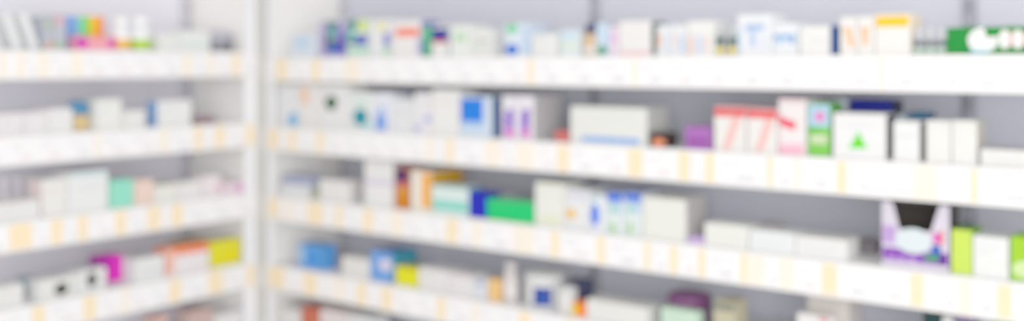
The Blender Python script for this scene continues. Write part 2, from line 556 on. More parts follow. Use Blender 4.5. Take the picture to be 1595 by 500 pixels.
# ------------------------------------------------------------------ goods on the shelves
ITEMS = [
    dict(unit='R', shelf=1, kind='carton', x=0.0926, y=0.012, w=0.1106, d=0.075, h=0.0678, col=(226, 234, 243), name='medicine_carton', label='pale blue carton at the corner end of the top right-hand shelf', cat='medicine box', prints=[('e', 0.0138, 0.0593, 0.0894, 0.0255, (196, 220, 244))]),
    dict(unit='R', shelf=1, kind='carton', x=0.2111, y=0.012, w=0.1054, d=0.075, h=0.1015, col=(186, 176, 218), name='medicine_carton', label='lavender and purple carton with teal spots, next to the pale blue carton', cat='medicine box', prints=[('r', 0.0235, 0.0717, 0.0417, 0.0141, (104, 84, 150)), ('r', 0.075, 0.0779, 0.1054, 0.042, (120, 104, 190)), ('r', 0.075, 0.0424, 0.1054, 0.0102, (64, 34, 190)), ('e', 0.0287, 0.1075, 0.0776, 0.0761, (0, 138, 128)), ('r', 0.0365, 0.0751, 0.0699, 0.0531, (96, 176, 168)), ('r', 0.0235, 0.0502, 0.075, 0.037, (84, 96, 90)), ('e', 0.0365, 0.0375, 0.0776, 0.0086, (0, 112, 190))], side=(90, 70, 160)),
    dict(unit='R', shelf=1, kind='carton', x=0.3216, y=0.012, w=0.0838, d=0.075, h=0.1026, col=(234, 242, 236), name='medicine_carton', label='carton with a teal spot over a blue-violet block and lime corner', cat='medicine box', prints=[('e', 0.0025, 0.1071, 0.0447, 0.0746, (0, 138, 128)), ('r', 0.0472, 0.1007, 0.0814, 0.0704, (214, 232, 110)), ('r', 0.0025, 0.0736, 0.0349, 0.0485, (110, 196, 176)), ('r', 0.0349, 0.0625, 0.0814, 0.0323, (78, 86, 194)), ('r', 0.0025, 0.0472, 0.0349, 0.0345, (60, 100, 116)), ('r', 0.005, 0.0278, 0.0814, 0.0115, (176, 226, 196))]),
    dict(unit='R', shelf=1, kind='carton', x=0.415, y=0.012, w=0.0712, d=0.075, h=0.1004, col=(240, 240, 242), name='medicine_carton', label='white carton with a small blue-violet block and yellow top spot', cat='medicine box', prints=[('e', 0.024, 0.0939, 0.0548, 0.0709, (240, 232, 120)), ('r', 0.0454, 0.0642, 0.0689, 0.0315, (96, 100, 204)), ('r', 0.043, 0.0266, 0.0689, 0.0076, (164, 222, 178))]),
    dict(unit='R', shelf=1, kind='carton', x=0.4932, y=0.012, w=0.1002, d=0.075, h=0.0964, col=(244, 240, 238), name='medicine_carton', label='white carton with a wide salmon band on the top right-hand shelf', cat='medicine box', prints=[('r', 0.0116, 0.077, 0.0958, 0.0537, (255, 128, 96)), ('r', 0.0891, 0.0488, 0.1002, 0.0088, (150, 150, 225))], side=(130, 130, 210)),
    dict(unit='R', shelf=1, kind='carton', x=0.6001, y=0.012, w=0.0287, d=0.075, h=0.0798, col=(70, 176, 130), name='medicine_carton', label='slim green carton beside the salmon banded carton', cat='medicine box', prints=[('r', 0.0022, 0.0751, 0.0177, 0.0483, (120, 210, 160))], side=(60, 140, 110)),
    dict(unit='R', shelf=1, kind='carton', x=0.6332, y=0.012, w=0.054, d=0.075, h=0.0788, col=(244, 242, 240), name='medicine_carton', label='carton with navy upper half over a red line', cat='medicine box', prints=[('r', 0.0, 0.0744, 0.054, 0.0424, (36, 56, 150)), ('r', 0.0044, 0.0431, 0.0519, 0.0343, (214, 80, 60))], side=(70, 90, 180)),
    dict(unit='R', shelf=1, kind='carton', x=0.6936, y=0.012, w=0.0671, d=0.075, h=0.0806, col=(240, 243, 238), name='medicine_carton', label='white carton with pale green print beside the navy and red carton', cat='medicine box', prints=[('r', 0.0106, 0.06, 0.0567, 0.0368, (200, 226, 196)), ('r', 0.0233, 0.0728, 0.0401, 0.0628, (210, 232, 210))]),
    dict(unit='R', shelf=1, kind='carton', x=0.7648, y=0.012, w=0.0629, d=0.075, h=0.068, col=(236, 236, 232), name='medicine_carton', label='off-white carton with grey-green lines, right of pale green print carton', cat='medicine box', prints=[('r', 0.0103, 0.0429, 0.0589, 0.0359, (196, 204, 192)), ('r', 0.0103, 0.0301, 0.0468, 0.025, (214, 220, 212))]),
    dict(unit='R', shelf=1, kind='carton', x=0.8673, y=0.012, w=0.077, d=0.075, h=0.0797, col=(228, 238, 248), name='medicine_carton', label='carton with a green spot above a bright blue spot', cat='medicine box', prints=[('e', 0.0059, 0.082, 0.0389, 0.055, (100, 212, 150)), ('e', 0.002, 0.0323, 0.0427, 0.0025, (10, 112, 222)), ('r', 0.0504, 0.0749, 0.0751, 0.0069, (196, 216, 242))], side=(206, 220, 240)),
    dict(unit='R', shelf=1, kind='carton', x=0.9499, y=0.012, w=0.0722, d=0.06, h=0.0537, col=(240, 240, 238), name='medicine_carton', label='low white carton right of the green and blue spotted carton', cat='medicine box'),
    dict(unit='R', shelf=1, kind='carton', x=1.0312, y=0.012, w=0.0518, d=0.075, h=0.0614, col=(232, 240, 244), name='medicine_carton', label='pale blue and green low carton left of the navy-capped bottle', cat='medicine box', prints=[('r', 0.0018, 0.0574, 0.0483, 0.0388, (206, 228, 244)), ('r', 0.0054, 0.0334, 0.0483, 0.0181, (222, 236, 216))]),
    dict(unit='R', shelf=1, kind='bottle', x=1.0848, y=0.012, w=0.0418, d=0.075, h=0.0737, col=(222, 190, 150), name='medicine_bottle', label='tan bottle with a navy cap on the top right-hand shelf', cat='bottle', cap=(44, 46, 110), capf=0.26, bands=[(0.08, 0.3, (244, 236, 226))]),
    dict(unit='R', shelf=1, kind='carton', x=1.13, y=0.012, w=0.0324, d=0.075, h=0.0742, col=(206, 226, 246), name='medicine_carton', label='slim light blue carton with a round green spot near its base', cat='medicine box', prints=[('e', 0.0017, 0.0249, 0.029, 0.0029, (20, 160, 90))], side=(190, 214, 240)),
    dict(unit='R', shelf=1, kind='carton', x=1.1659, y=0.012, w=0.0202, d=0.075, h=0.0736, col=(244, 226, 240), name='medicine_carton', label='slim pale pink carton with a dark top edge', cat='medicine box', prints=[('r', 0.0, 0.0738, 0.0202, 0.0676, (120, 124, 136)), ('e', 0.0017, 0.0492, 0.0185, 0.0316, (244, 186, 236))]),
    dict(unit='R', shelf=1, kind='carton', x=1.1894, y=0.012, w=0.0817, d=0.075, h=0.078, col=(244, 240, 238), name='medicine_carton', label='white carton with a pale pink band along its base, top shelf', cat='medicine box', prints=[('r', 0.0033, 0.0114, 0.0785, -0.0032, (248, 208, 212))], side=(70, 120, 112)),
    dict(unit='R', shelf=1, kind='carton', x=1.2854, y=0.012, w=0.0362, d=0.075, h=0.0665, col=(240, 240, 242), name='medicine_carton', label='narrow white carton with thin orange stripe, top right-hand shelf', cat='medicine box', prints=[('r', 0.0032, 0.0472, 0.0127, 0.0218, (246, 196, 170)), ('r', 0.0205, 0.0469, 0.0315, 0.005, (214, 224, 242))]),
    dict(unit='R', shelf=1, kind='carton', x=1.3231, y=0.012, w=0.0339, d=0.075, h=0.0671, col=(240, 240, 242), name='medicine_carton', label='narrow white carton with thin blue stripe, right of orange striped one', cat='medicine box', prints=[('r', 0.017, 0.0436, 0.0293, 0.0075, (196, 214, 242)), ('r', 0.0047, 0.0438, 0.0109, 0.0215, (246, 204, 190))]),
    dict(unit='R', shelf=1, kind='carton', x=1.3601, y=0.012, w=0.0615, d=0.075, h=0.0741, col=(244, 243, 240), name='medicine_carton', label='taller white carton left of the dark green banded bottles', cat='medicine box', prints=[('r', 0.003, 0.0432, 0.0137, 0.0047, (246, 206, 190)), ('r', 0.0197, 0.0429, 0.0347, 0.0073, (206, 220, 244)), ('r', 0.0407, 0.0426, 0.0496, 0.0099, (246, 212, 200))]),
    dict(unit='R', shelf=1, kind='bottle', x=1.423, y=0.012, w=0.0176, d=0.075, h=0.061, col=(196, 204, 204), name='medicine_bottle', label='slim bottle with dark green band and yellow base, left one of two', cat='bottle', group='green banded bottles on the top shelf', cap=(214, 216, 218), capf=0.2, bands=[(0.02, 0.28, (246, 222, 70)), (0.36, 0.72, (20, 92, 72))]),
    dict(unit='R', shelf=1, kind='bottle', x=1.4522, y=0.012, w=0.0173, d=0.075, h=0.0604, col=(196, 204, 204), name='medicine_bottle', label='slim bottle with dark green band and yellow base, right one of two', cat='bottle', group='green banded bottles on the top shelf', cap=(214, 216, 218), capf=0.2, bands=[(0.02, 0.28, (246, 222, 70)), (0.36, 0.72, (20, 92, 72))]),
    dict(unit='R', shelf=1, kind='carton', x=1.4753, y=0.012, w=0.0742, d=0.075, h=0.0843, col=(243, 244, 246), name='medicine_carton', label='tallest white carton with pale blue T-shaped print, top right-hand shelf', cat='medicine box', prints=[('r', 0.0157, 0.065, 0.0577, 0.0523, (168, 196, 240)), ('r', 0.027, 0.0516, 0.0396, 0.0171, (186, 206, 242)), ('r', 0.0029, 0.0547, 0.01, 0.0041, (200, 226, 246)), ('r', 0.0521, 0.0485, 0.0605, 0.0091, (222, 234, 248))]),
    dict(unit='R', shelf=1, kind='carton', x=1.5522, y=0.012, w=0.0513, d=0.075, h=0.0644, col=(241, 244, 248), name='medicine_carton', label='white carton with a blue arched print on the top shelf', cat='medicine box', prints=[('r', -0.0069, 0.0429, 0.0459, 0.0331, (140, 184, 232)), ('r', -0.011, 0.0352, 0.0027, 0.0167, (170, 206, 240)), ('r', 0.0109, 0.0349, 0.0204, 0.0218, (170, 206, 240)), ('r', 0.0339, 0.0397, 0.0459, 0.0241, (130, 176, 230))]),
    dict(unit='R', shelf=1, kind='carton', x=1.6088, y=0.012, w=0.0599, d=0.075, h=0.0579, col=(244, 243, 240), name='medicine_carton', label='plain white carton left of the narrow navy carton', cat='medicine box', prints=[('r', 0.0211, 0.0314, 0.0522, 0.0284, (226, 224, 220))]),
    dict(unit='R', shelf=1, kind='carton', x=1.6712, y=0.012, w=0.0115, d=0.075, h=0.0584, col=(30, 84, 150), name='medicine_carton', label='very narrow navy blue carton on the top right-hand shelf', cat='medicine box', side=(40, 80, 130)),
    dict(unit='R', shelf=1, kind='carton', x=1.6903, y=0.012, w=0.0313, d=0.075, h=0.0739, col=(245, 242, 238), name='medicine_carton', label='white carton with an orange slanted stroke, beside the narrow navy carton', cat='medicine box', prints=[('p', 0.005, 0.0555, 0.0213, 0.0551, 0.0288, 0.0177, 0.0163, 0.0154, (255, 204, 160))], group='orange stroked cartons on the top shelf'),
    dict(unit='R', shelf=1, kind='carton', x=1.724, y=0.012, w=0.0306, d=0.075, h=0.0743, col=(245, 242, 238), name='medicine_carton', label='white carton with an orange slanted stroke, beside the yellow topped carton', cat='medicine box', prints=[('p', 0.0049, 0.0523, 0.0221, 0.0569, 0.0197, 0.02, 0.0099, 0.0176, (255, 200, 156))], group='orange stroked cartons on the top shelf'),
    dict(unit='R', shelf=1, kind='carton', x=1.7571, y=0.012, w=0.0654, d=0.075, h=0.0777, col=(246, 243, 238), name='medicine_carton', label='white carton with a bright yellow top band', cat='medicine box', prints=[('r', 0.0, 0.0775, 0.0642, 0.0516, (255, 226, 170)), ('r', 0.0024, 0.0725, 0.0619, 0.0541, (255, 206, 0))], side=(250, 234, 206)),
    dict(unit='R', shelf=1, kind='bottle', x=1.8259, y=0.012, w=0.0173, d=0.075, h=0.0489, col=(206, 208, 212), name='medicine_bottle', label='small grey bottle with dark band, nearest the yellow topped carton', cat='bottle', group='small grey bottles on the top shelf', cap=(216, 218, 222), capf=0.24, bands=[(0.08, 0.2, (150, 210, 160)), (0.34, 0.56, (96, 108, 112))]),
    dict(unit='R', shelf=1, kind='bottle', x=1.8467, y=0.012, w=0.0171, d=0.075, h=0.0485, col=(206, 208, 212), name='medicine_bottle', label='small grey bottle with dark band, in the middle of three', cat='bottle', group='small grey bottles on the top shelf', cap=(216, 218, 222), capf=0.24, bands=[(0.08, 0.2, (150, 210, 160)), (0.34, 0.56, (96, 108, 112))]),
    dict(unit='R', shelf=1, kind='bottle', x=1.8672, y=0.012, w=0.0169, d=0.075, h=0.0481, col=(206, 208, 212), name='medicine_bottle', label='small grey bottle with dark band, nearest the large green carton', cat='bottle', group='small grey bottles on the top shelf', cap=(216, 218, 222), capf=0.24, bands=[(0.08, 0.2, (150, 210, 160)), (0.34, 0.56, (96, 108, 112))]),
    dict(unit='R', shelf=1, kind='carton', x=1.8864, y=0.012, w=0.2244, d=0.06, h=0.0501, col=(0, 144, 52), name='medicine_carton', label='large green carton with rounded white lettering at the right end', cat='medicine box', prints=[('e', 0.0376, 0.0483, 0.087, 0.0038, (252, 252, 250)), ('p', 0.0636, 0.0501, 0.0955, 0.0494, 0.0891, 0.0324, 0.0679, 0.0304, (0, 144, 52)), ('e', 0.0891, 0.0439, 0.108, 0.0105, (252, 250, 246)), ('e', 0.1111, 0.0434, 0.1287, 0.0103, (252, 250, 246)), ('e', 0.1329, 0.043, 0.1512, 0.0102, (252, 250, 246)), ('e', 0.1553, 0.0426, 0.1733, 0.01, (252, 250, 246)), ('r', 0.107, 0.0401, 0.1111, 0.015, (226, 150, 140)), ('r', 0.1287, 0.0397, 0.1329, 0.0148, (226, 150, 140)), ('r', 0.0419, 0.0076, 0.0721, 0.0028, (130, 214, 240))], side=(0, 130, 54)),
    dict(unit='R', shelf=2, kind='carton', x=0.0368, y=0.012, w=0.086, d=0.075, h=0.1243, col=(238, 238, 240), name='medicine_carton', label='white carton with a light blue spot low on its front, near corner', cat='medicine box', prints=[('e', 0.042, 0.0427, 0.0968, 0.0021, (100, 186, 230))]),
    dict(unit='R', shelf=2, kind='carton', x=0.1283, y=0.012, w=0.0881, d=0.075, h=0.1273, col=(240, 236, 234), name='medicine_carton', label='white carton with an orange vertical bar, second right-hand shelf', cat='medicine box', prints=[('r', 0.0081, 0.1158, 0.0378, 0.0689, (250, 206, 164))]),
    dict(unit='R', shelf=2, kind='carton', x=0.2216, y=0.012, w=0.1075, d=0.075, h=0.1249, col=(240, 239, 238), name='medicine_carton', label='white carton with a dark green spot high on its front', cat='medicine box', prints=[('e', 0.013, 0.0957, 0.0645, 0.0522, (16, 96, 52))]),
    dict(unit='R', shelf=2, kind='carton', x=0.3341, y=0.012, w=0.0834, d=0.075, h=0.1053, col=(238, 242, 240), name='medicine_carton', label='white carton with a teal drop printed on its front', cat='medicine box', prints=[('e', 0.01, 0.0626, 0.0713, 0.0123, (0, 146, 164)), ('r', 0.0224, 0.0875, 0.0567, 0.0673, (206, 236, 222)), ('e', 0.0518, 0.0254, 0.0906, 0.0061, (180, 228, 232))]),
    dict(unit='R', shelf=2, kind='carton', x=0.4222, y=0.012, w=0.071, d=0.075, h=0.105, col=(238, 240, 248), name='medicine_carton', label='white carton with a light blue patch at its lower front', cat='medicine box', prints=[('r', 0.0096, 0.0477, 0.0499, 0.0045, (116, 160, 238)), ('r', 0.0168, 0.072, 0.0452, 0.0488, (190, 208, 246))]),
    dict(unit='R', shelf=2, kind='carton', x=0.4979, y=0.012, w=0.0687, d=0.075, h=0.0895, col=(236, 236, 238), name='medicine_carton', label='white carton with grey print under the royal blue carton top', cat='medicine box', prints=[('r', 0.0116, 0.0602, 0.0574, 0.0547, (218, 216, 224))]),
    dict(unit='R', shelf=2, kind='carton', x=0.4095, y=0.1, w=0.0695, d=0.08, h=0.108, col=(40, 76, 176), name='medicine_carton', label='royal blue carton standing behind white cartons on the second shelf', cat='medicine box', topc=(50, 80, 170)),
    dict(unit='R', shelf=2, kind='carton', x=0.5711, y=0.012, w=0.0578, d=0.075, h=0.1075, col=(240, 238, 240), name='medicine_carton', label='white carton with small lavender marks, left of tall plain carton', cat='medicine box', prints=[('e', 0.0335, 0.0496, 0.0599, 0.0322, (160, 164, 236)), ('e', 0.0022, 0.0252, 0.0246, 0.0061, (184, 190, 240)), ('r', 0.0224, 0.0858, 0.0512, 0.0815, (224, 222, 230))]),
    dict(unit='R', shelf=2, kind='carton', x=0.6332, y=0.012, w=0.09, d=0.075, h=0.117, col=(243, 241, 238), name='medicine_carton', label='tall plain white carton left of the blue square carton', cat='medicine box', prints=[('r', 0.0196, 0.0838, 0.071, 0.0802, (232, 230, 228))]),
    dict(unit='R', shelf=2, kind='carton', x=0.7274, y=0.012, w=0.1003, d=0.075, h=0.1011, col=(214, 228, 244), name='medicine_carton', label='pale blue carton with a large bright blue square', cat='medicine box', prints=[('r', 0.0, 0.0969, 0.0741, 0.0382, (0, 124, 232)), ('r', 0.0042, 0.0374, 0.0721, 0.0254, (170, 206, 244))], side=(50, 100, 160)),
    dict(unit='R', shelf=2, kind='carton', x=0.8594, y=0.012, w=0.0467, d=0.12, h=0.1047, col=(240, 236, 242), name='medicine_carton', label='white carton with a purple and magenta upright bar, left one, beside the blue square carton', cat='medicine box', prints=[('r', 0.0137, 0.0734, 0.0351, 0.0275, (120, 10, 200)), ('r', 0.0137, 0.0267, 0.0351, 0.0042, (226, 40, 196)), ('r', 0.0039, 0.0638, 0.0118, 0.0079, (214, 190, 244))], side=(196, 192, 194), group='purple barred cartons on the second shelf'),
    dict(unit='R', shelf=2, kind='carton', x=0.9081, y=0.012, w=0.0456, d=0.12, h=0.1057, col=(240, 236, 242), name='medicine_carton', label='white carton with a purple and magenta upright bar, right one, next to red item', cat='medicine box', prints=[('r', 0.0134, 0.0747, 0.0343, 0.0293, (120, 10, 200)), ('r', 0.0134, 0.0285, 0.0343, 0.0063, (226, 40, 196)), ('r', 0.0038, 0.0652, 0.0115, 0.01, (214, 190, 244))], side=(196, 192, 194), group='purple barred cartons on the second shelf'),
    dict(unit='R', shelf=2, kind='carton', x=1.0148, y=0.012, w=0.038, d=0.04, h=0.0253, col=(214, 110, 104), name='medicine_carton', label='small low red carton left of the large white medicine carton', cat='medicine box'),
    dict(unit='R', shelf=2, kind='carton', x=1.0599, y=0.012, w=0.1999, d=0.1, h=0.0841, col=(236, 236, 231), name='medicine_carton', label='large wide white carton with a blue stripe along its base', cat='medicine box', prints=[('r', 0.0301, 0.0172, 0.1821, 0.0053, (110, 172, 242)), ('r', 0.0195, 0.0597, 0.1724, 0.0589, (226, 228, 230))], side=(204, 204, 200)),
    dict(unit='R', shelf=2, kind='carton', x=1.2663, y=0.012, w=0.0444, d=0.05, h=0.0327, col=(60, 44, 40), name='medicine_carton', label='small low dark brown carton with an orange patch', cat='medicine box', prints=[('e', 0.008, 0.0195, 0.0397, 0.0027, (246, 150, 110))]),
    dict(unit='R', shelf=2, kind='carton', x=1.354, y=0.012, w=0.0617, d=0.05, h=0.049, col=(170, 104, 184), name='medicine_carton', label='low purple carton left of the red topped cartons', cat='medicine box', prints=[('r', 0.0076, 0.0233, 0.0557, 0.0146, (140, 60, 150))]),
    dict(unit='R', shelf=2, kind='carton', x=1.423, y=0.012, w=0.0707, d=0.075, h=0.0932, col=(243, 240, 236), name='medicine_carton', label='white carton with red top and pale red slanted stroke, left of the pair', cat='medicine box', prints=[('r', 0.0, 0.0909, 0.0707, 0.0729, (236, 60, 76)), ('p', 0.0393, 0.0706, 0.0608, 0.0713, 0.035, 0.0048, 0.0176, 0.004, (250, 196, 190)), ('r', 0.0176, 0.0873, 0.0522, 0.0803, (240, 110, 110))], side=(220, 120, 126), topc=(214, 70, 80), group='red topped cartons on the second shelf'),
    dict(unit='R', shelf=2, kind='carton', x=1.4966, y=0.012, w=0.0652, d=0.075, h=0.0911, col=(243, 240, 236), name='medicine_carton', label='white carton with red top and pale red slanted stroke, right of the pair', cat='medicine box', prints=[('r', 0.0, 0.0889, 0.0652, 0.0712, (236, 60, 76)), ('p', 0.0377, 0.0689, 0.0584, 0.0696, 0.0336, 0.0046, 0.0169, 0.0037, (250, 196, 190)), ('r', 0.0169, 0.0854, 0.0502, 0.0785, (240, 110, 110))], side=(220, 120, 126), topc=(214, 70, 80), group='red topped cartons on the second shelf'),
    dict(unit='R', shelf=2, kind='carton', x=1.5645, y=0.012, w=0.0562, d=0.075, h=0.1121, col=(246, 238, 238), name='medicine_carton', label='white and pink carton with a red swoosh across its front', cat='medicine box', prints=[('p', -0.0027, 0.0816, 0.0122, 0.0742, 0.0363, 0.0673, 0.0363, 0.0506, 0.0149, 0.0536, -0.0027, 0.0608, (242, 70, 100)), ('r', 0.0014, 0.022, 0.0522, -0.0012, (252, 190, 212)), ('r', 0.0014, 0.1102, 0.0535, 0.1063, (248, 200, 206))]),
    dict(unit='R', shelf=2, kind='carton', x=1.6246, y=0.012, w=0.0453, d=0.075, h=0.1044, col=(126, 206, 84), name='medicine_carton', label='green carton with pale blue top and pink spot', cat='medicine box', prints=[('r', 0.0013, 0.1026, 0.0441, 0.0596, (176, 214, 234)), ('e', 0.0144, 0.089, 0.0351, 0.0693, (240, 120, 200)), ('r', 0.0066, 0.0429, 0.0389, 0.0266, (214, 226, 186)), ('r', 0.0026, 0.058, 0.0222, 0.0486, (90, 190, 50))], side=(90, 170, 60)),
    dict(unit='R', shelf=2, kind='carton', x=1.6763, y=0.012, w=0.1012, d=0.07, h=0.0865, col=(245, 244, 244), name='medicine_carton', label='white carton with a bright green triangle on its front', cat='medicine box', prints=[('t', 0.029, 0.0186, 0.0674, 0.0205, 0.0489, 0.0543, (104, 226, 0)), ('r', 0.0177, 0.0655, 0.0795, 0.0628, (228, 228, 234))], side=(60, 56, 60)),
    dict(unit='R', shelf=2, kind='carton', x=1.6766, y=0.1, w=0.0841, d=0.08, h=0.111, col=(10, 28, 140), name='medicine_carton', label='navy blue carton standing behind the green triangle carton', cat='medicine box', side=(16, 20, 70)),
    dict(unit='R', shelf=2, kind='carton', x=1.6503, y=0.1, w=0.0211, d=0.06, h=0.1098, col=(220, 226, 240), name='medicine_carton', label='pale grey-blue carton peeking out behind the green triangle carton', cat='medicine box'),
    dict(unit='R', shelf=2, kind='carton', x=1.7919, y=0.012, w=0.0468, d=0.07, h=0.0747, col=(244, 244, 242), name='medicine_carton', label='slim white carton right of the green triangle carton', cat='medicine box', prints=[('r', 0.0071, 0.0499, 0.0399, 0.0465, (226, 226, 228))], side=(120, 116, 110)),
    dict(unit='R', shelf=2, kind='carton', x=1.7927, y=0.1, w=0.0338, d=0.07, h=0.088, col=(20, 112, 150), name='medicine_carton', label='teal carton standing behind the slim white carton', cat='medicine box'),
    dict(unit='R', shelf=2, kind='carton', x=1.7681, y=0.1, w=0.0209, d=0.06, h=0.082, col=(216, 228, 234), name='medicine_carton', label='pale grey carton beside the teal one, behind the slim white carton', cat='medicine box'),
    dict(unit='R', shelf=2, kind='carton', x=1.8513, y=0.012, w=0.0429, d=0.075, h=0.0779, col=(242, 241, 236), name='medicine_carton', label='plain cream white carton, left of the matching pair on second shelf', cat='medicine box', prints=[('r', 0.0034, 0.0689, 0.0362, 0.0678, (232, 230, 222))], side=(206, 202, 190), group='cream white pair on the second shelf'),
    dict(unit='R', shelf=2, kind='carton', x=1.8964, y=0.012, w=0.0417, d=0.075, h=0.0794, col=(242, 241, 236), name='medicine_carton', label='plain cream white carton, right of the matching pair on second shelf', cat='medicine box', prints=[('r', 0.0033, 0.0706, 0.0352, 0.0694, (232, 230, 222))], side=(206, 202, 190), group='cream white pair on the second shelf'),
    dict(unit='R', shelf=2, kind='carton', x=1.9446, y=0.012, w=0.1171, d=0.075, h=0.0302, col=(240, 239, 236), name='medicine_carton', label='low flat white carton at the right end of the second shelf', cat='medicine box', prints=[('r', 0.0032, 0.01, 0.0664, 0.0091, (226, 224, 222))], topc=(196, 190, 184)),
    dict(unit='R', shelf=3, kind='carton', x=0.0509, y=0.012, w=0.1205, d=0.07, h=0.0318, col=(236, 238, 238), name='medicine_carton', label='low white carton under a grey-blue carton at the corner end', cat='medicine box', prints=[('r', 0.0112, 0.0133, 0.0882, 0.0136, (220, 226, 226))], side=(190, 196, 170)),
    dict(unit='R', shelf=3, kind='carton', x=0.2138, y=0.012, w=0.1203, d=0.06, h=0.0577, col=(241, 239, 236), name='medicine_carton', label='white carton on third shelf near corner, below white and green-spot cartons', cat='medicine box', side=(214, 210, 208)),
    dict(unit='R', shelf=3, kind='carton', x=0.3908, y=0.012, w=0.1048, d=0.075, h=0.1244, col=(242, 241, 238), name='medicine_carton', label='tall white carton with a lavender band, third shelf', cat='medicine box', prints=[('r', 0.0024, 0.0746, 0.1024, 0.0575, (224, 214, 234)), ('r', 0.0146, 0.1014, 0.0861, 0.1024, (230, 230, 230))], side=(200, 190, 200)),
    dict(unit='R', shelf=3, kind='carton', x=0.5025, y=0.012, w=0.0505, d=0.06, h=0.1089, col=(214, 130, 10), name='medicine_carton', label='purple over orange carton, third shelf', cat='medicine box', prints=[('r', 0.0, 0.1057, 0.0505, 0.0736, (60, 10, 96)), ('r', 0.0, 0.07, 0.0505, 0.0635, (190, 40, 140)), ('r', 0.0046, 0.0568, 0.0459, 0.0397, (222, 150, 60))]),
    dict(unit='R', shelf=3, kind='carton', x=0.562, y=0.012, w=0.0668, d=0.13, h=0.1048, col=(244, 240, 226), name='medicine_carton', label='cream carton with an orange edge and golden side', cat='medicine box', prints=[('r', 0.0336, 0.1014, 0.0668, 0.0096, (255, 176, 60))], side=(214, 160, 20)),
    dict(unit='R', shelf=3, kind='carton', x=0.6332, y=0.012, w=0.1192, d=0.06, h=0.072, col=(226, 240, 236), name='medicine_carton', label='pale carton with a mint green lower half', cat='medicine box', prints=[('r', 0.0022, 0.0365, 0.1171, 0.0119, (130, 220, 202)), ('r', 0.0022, 0.0678, 0.1171, 0.0713, (96, 200, 180))], side=(60, 140, 190)),
    dict(unit='R', shelf=3, kind='carton', x=0.7565, y=0.012, w=0.0531, d=0.06, h=0.0625, col=(10, 24, 190), name='medicine_carton', label='small deep blue carton on the third shelf', cat='medicine box', side=(30, 60, 170)),
    dict(unit='R', shelf=3, kind='carton', x=0.8136, y=0.012, w=0.1401, d=0.07, h=0.0501, col=(0, 206, 110), name='medicine_carton', label='low bright green carton on the third shelf', cat='medicine box', prints=[('r', 0.006, 0.0385, 0.0809, 0.04, (90, 224, 150))], topc=(120, 214, 160)),
    dict(unit='R', shelf=3, kind='carton', x=0.7546, y=0.1, w=0.074, d=0.06, h=0.0543, col=(196, 190, 206), name='medicine_carton', label='grey-lilac carton standing behind the low bright green carton', cat='medicine box'),
    dict(unit='R', shelf=3, kind='carton', x=0.9593, y=0.012, w=0.0827, d=0.075, h=0.1018, col=(240, 240, 232), name='medicine_carton', label='cream white carton with pale lime print right of bright green carton', cat='medicine box', prints=[('r', 0.0131, 0.0207, 0.07, 0.0138, (228, 234, 160)), ('r', 0.0112, 0.0981, 0.0809, 0.1, (226, 228, 170))]),
    dict(unit='R', shelf=3, kind='carton', x=1.0456, y=0.012, w=0.0637, d=0.075, h=0.0923, col=(238, 238, 240), name='medicine_carton', label='white carton with an amber spot on its front', cat='medicine box', prints=[('e', 0.0, 0.0482, 0.0303, 0.0241, (248, 200, 90)), ('r', 0.0054, 0.0859, 0.0584, 0.0708, (222, 222, 238))]),
    dict(unit='R', shelf=3, kind='carton', x=1.1128, y=0.012, w=0.0412, d=0.075, h=0.0848, col=(238, 242, 246), name='medicine_carton', label='slim white carton with a blue drop on its front', cat='medicine box', prints=[('e', 0.0017, 0.0657, 0.0259, 0.0123, (10, 120, 240)), ('r', 0.0035, 0.082, 0.0224, 0.0747, (150, 206, 210))]),
    dict(unit='R', shelf=3, kind='carton', x=1.1574, y=0.012, w=0.042, d=0.075, h=0.0926, col=(232, 240, 240), name='medicine_carton', label='white carton with blue top and green marks, left of the pair', cat='medicine box', prints=[('r', 0.0, 0.091, 0.042, 0.0727, (16, 104, 226)), ('r', 0.0068, 0.0712, 0.0387, 0.0465, (190, 218, 242)), ('r', 0.0102, 0.0614, 0.0236, 0.0481, (150, 216, 170)), ('r', 0.0102, 0.0252, 0.0236, 0.002, (160, 214, 130))], topc=(40, 100, 200), group='blue topped cartons on the third shelf'),
    dict(unit='R', shelf=3, kind='carton', x=1.2027, y=0.012, w=0.0459, d=0.075, h=0.0962, col=(232, 240, 240), name='medicine_carton', label='white carton with blue top and green marks, right of the pair', cat='medicine box', prints=[('r', 0.0, 0.0944, 0.0459, 0.0767, (16, 104, 226)), ('r', 0.0066, 0.0749, 0.0426, 0.0509, (190, 218, 242)), ('r', 0.0099, 0.0652, 0.0231, 0.052, (150, 216, 170)), ('r', 0.0099, 0.0294, 0.0231, 0.0064, (160, 214, 130))], topc=(40, 100, 200), group='blue topped cartons on the third shelf'),
    dict(unit='R', shelf=3, kind='carton', x=1.2518, y=0.012, w=0.1037, d=0.1, h=0.0896, col=(240, 240, 232), name='medicine_carton', label='wide white carton right of the blue topped pair', cat='medicine box', prints=[('r', 0.0289, 0.0624, 0.0914, 0.0637, (226, 228, 218)), ('r', 0.0289, 0.0386, 0.0853, 0.0396, (228, 228, 220))], side=(196, 190, 188)),
    dict(unit='R', shelf=3, kind='carton', x=1.3617, y=0.006, w=0.0361, d=0.035, h=0.013, col=(210, 180, 232), name='medicine_carton', label='small flat lilac carton beside the wide white carton', cat='medicine box'),
    dict(unit='R', shelf=3, kind='carton', x=1.4008, y=0.012, w=0.0972, d=0.06, h=0.0462, col=(241, 241, 234), name='medicine_carton', label='flat white carton, first right of the small lilac carton', cat='medicine box', prints=[('r', 0.0148, 0.0253, 0.0759, 0.0274, (226, 226, 218))]),
    dict(unit='R', shelf=3, kind='carton', x=1.4706, y=0.11, w=0.0435, d=0.06, h=0.0379, col=(200, 190, 182), name='medicine_carton', label='beige carton standing behind the flat white cartons', cat='medicine box'),
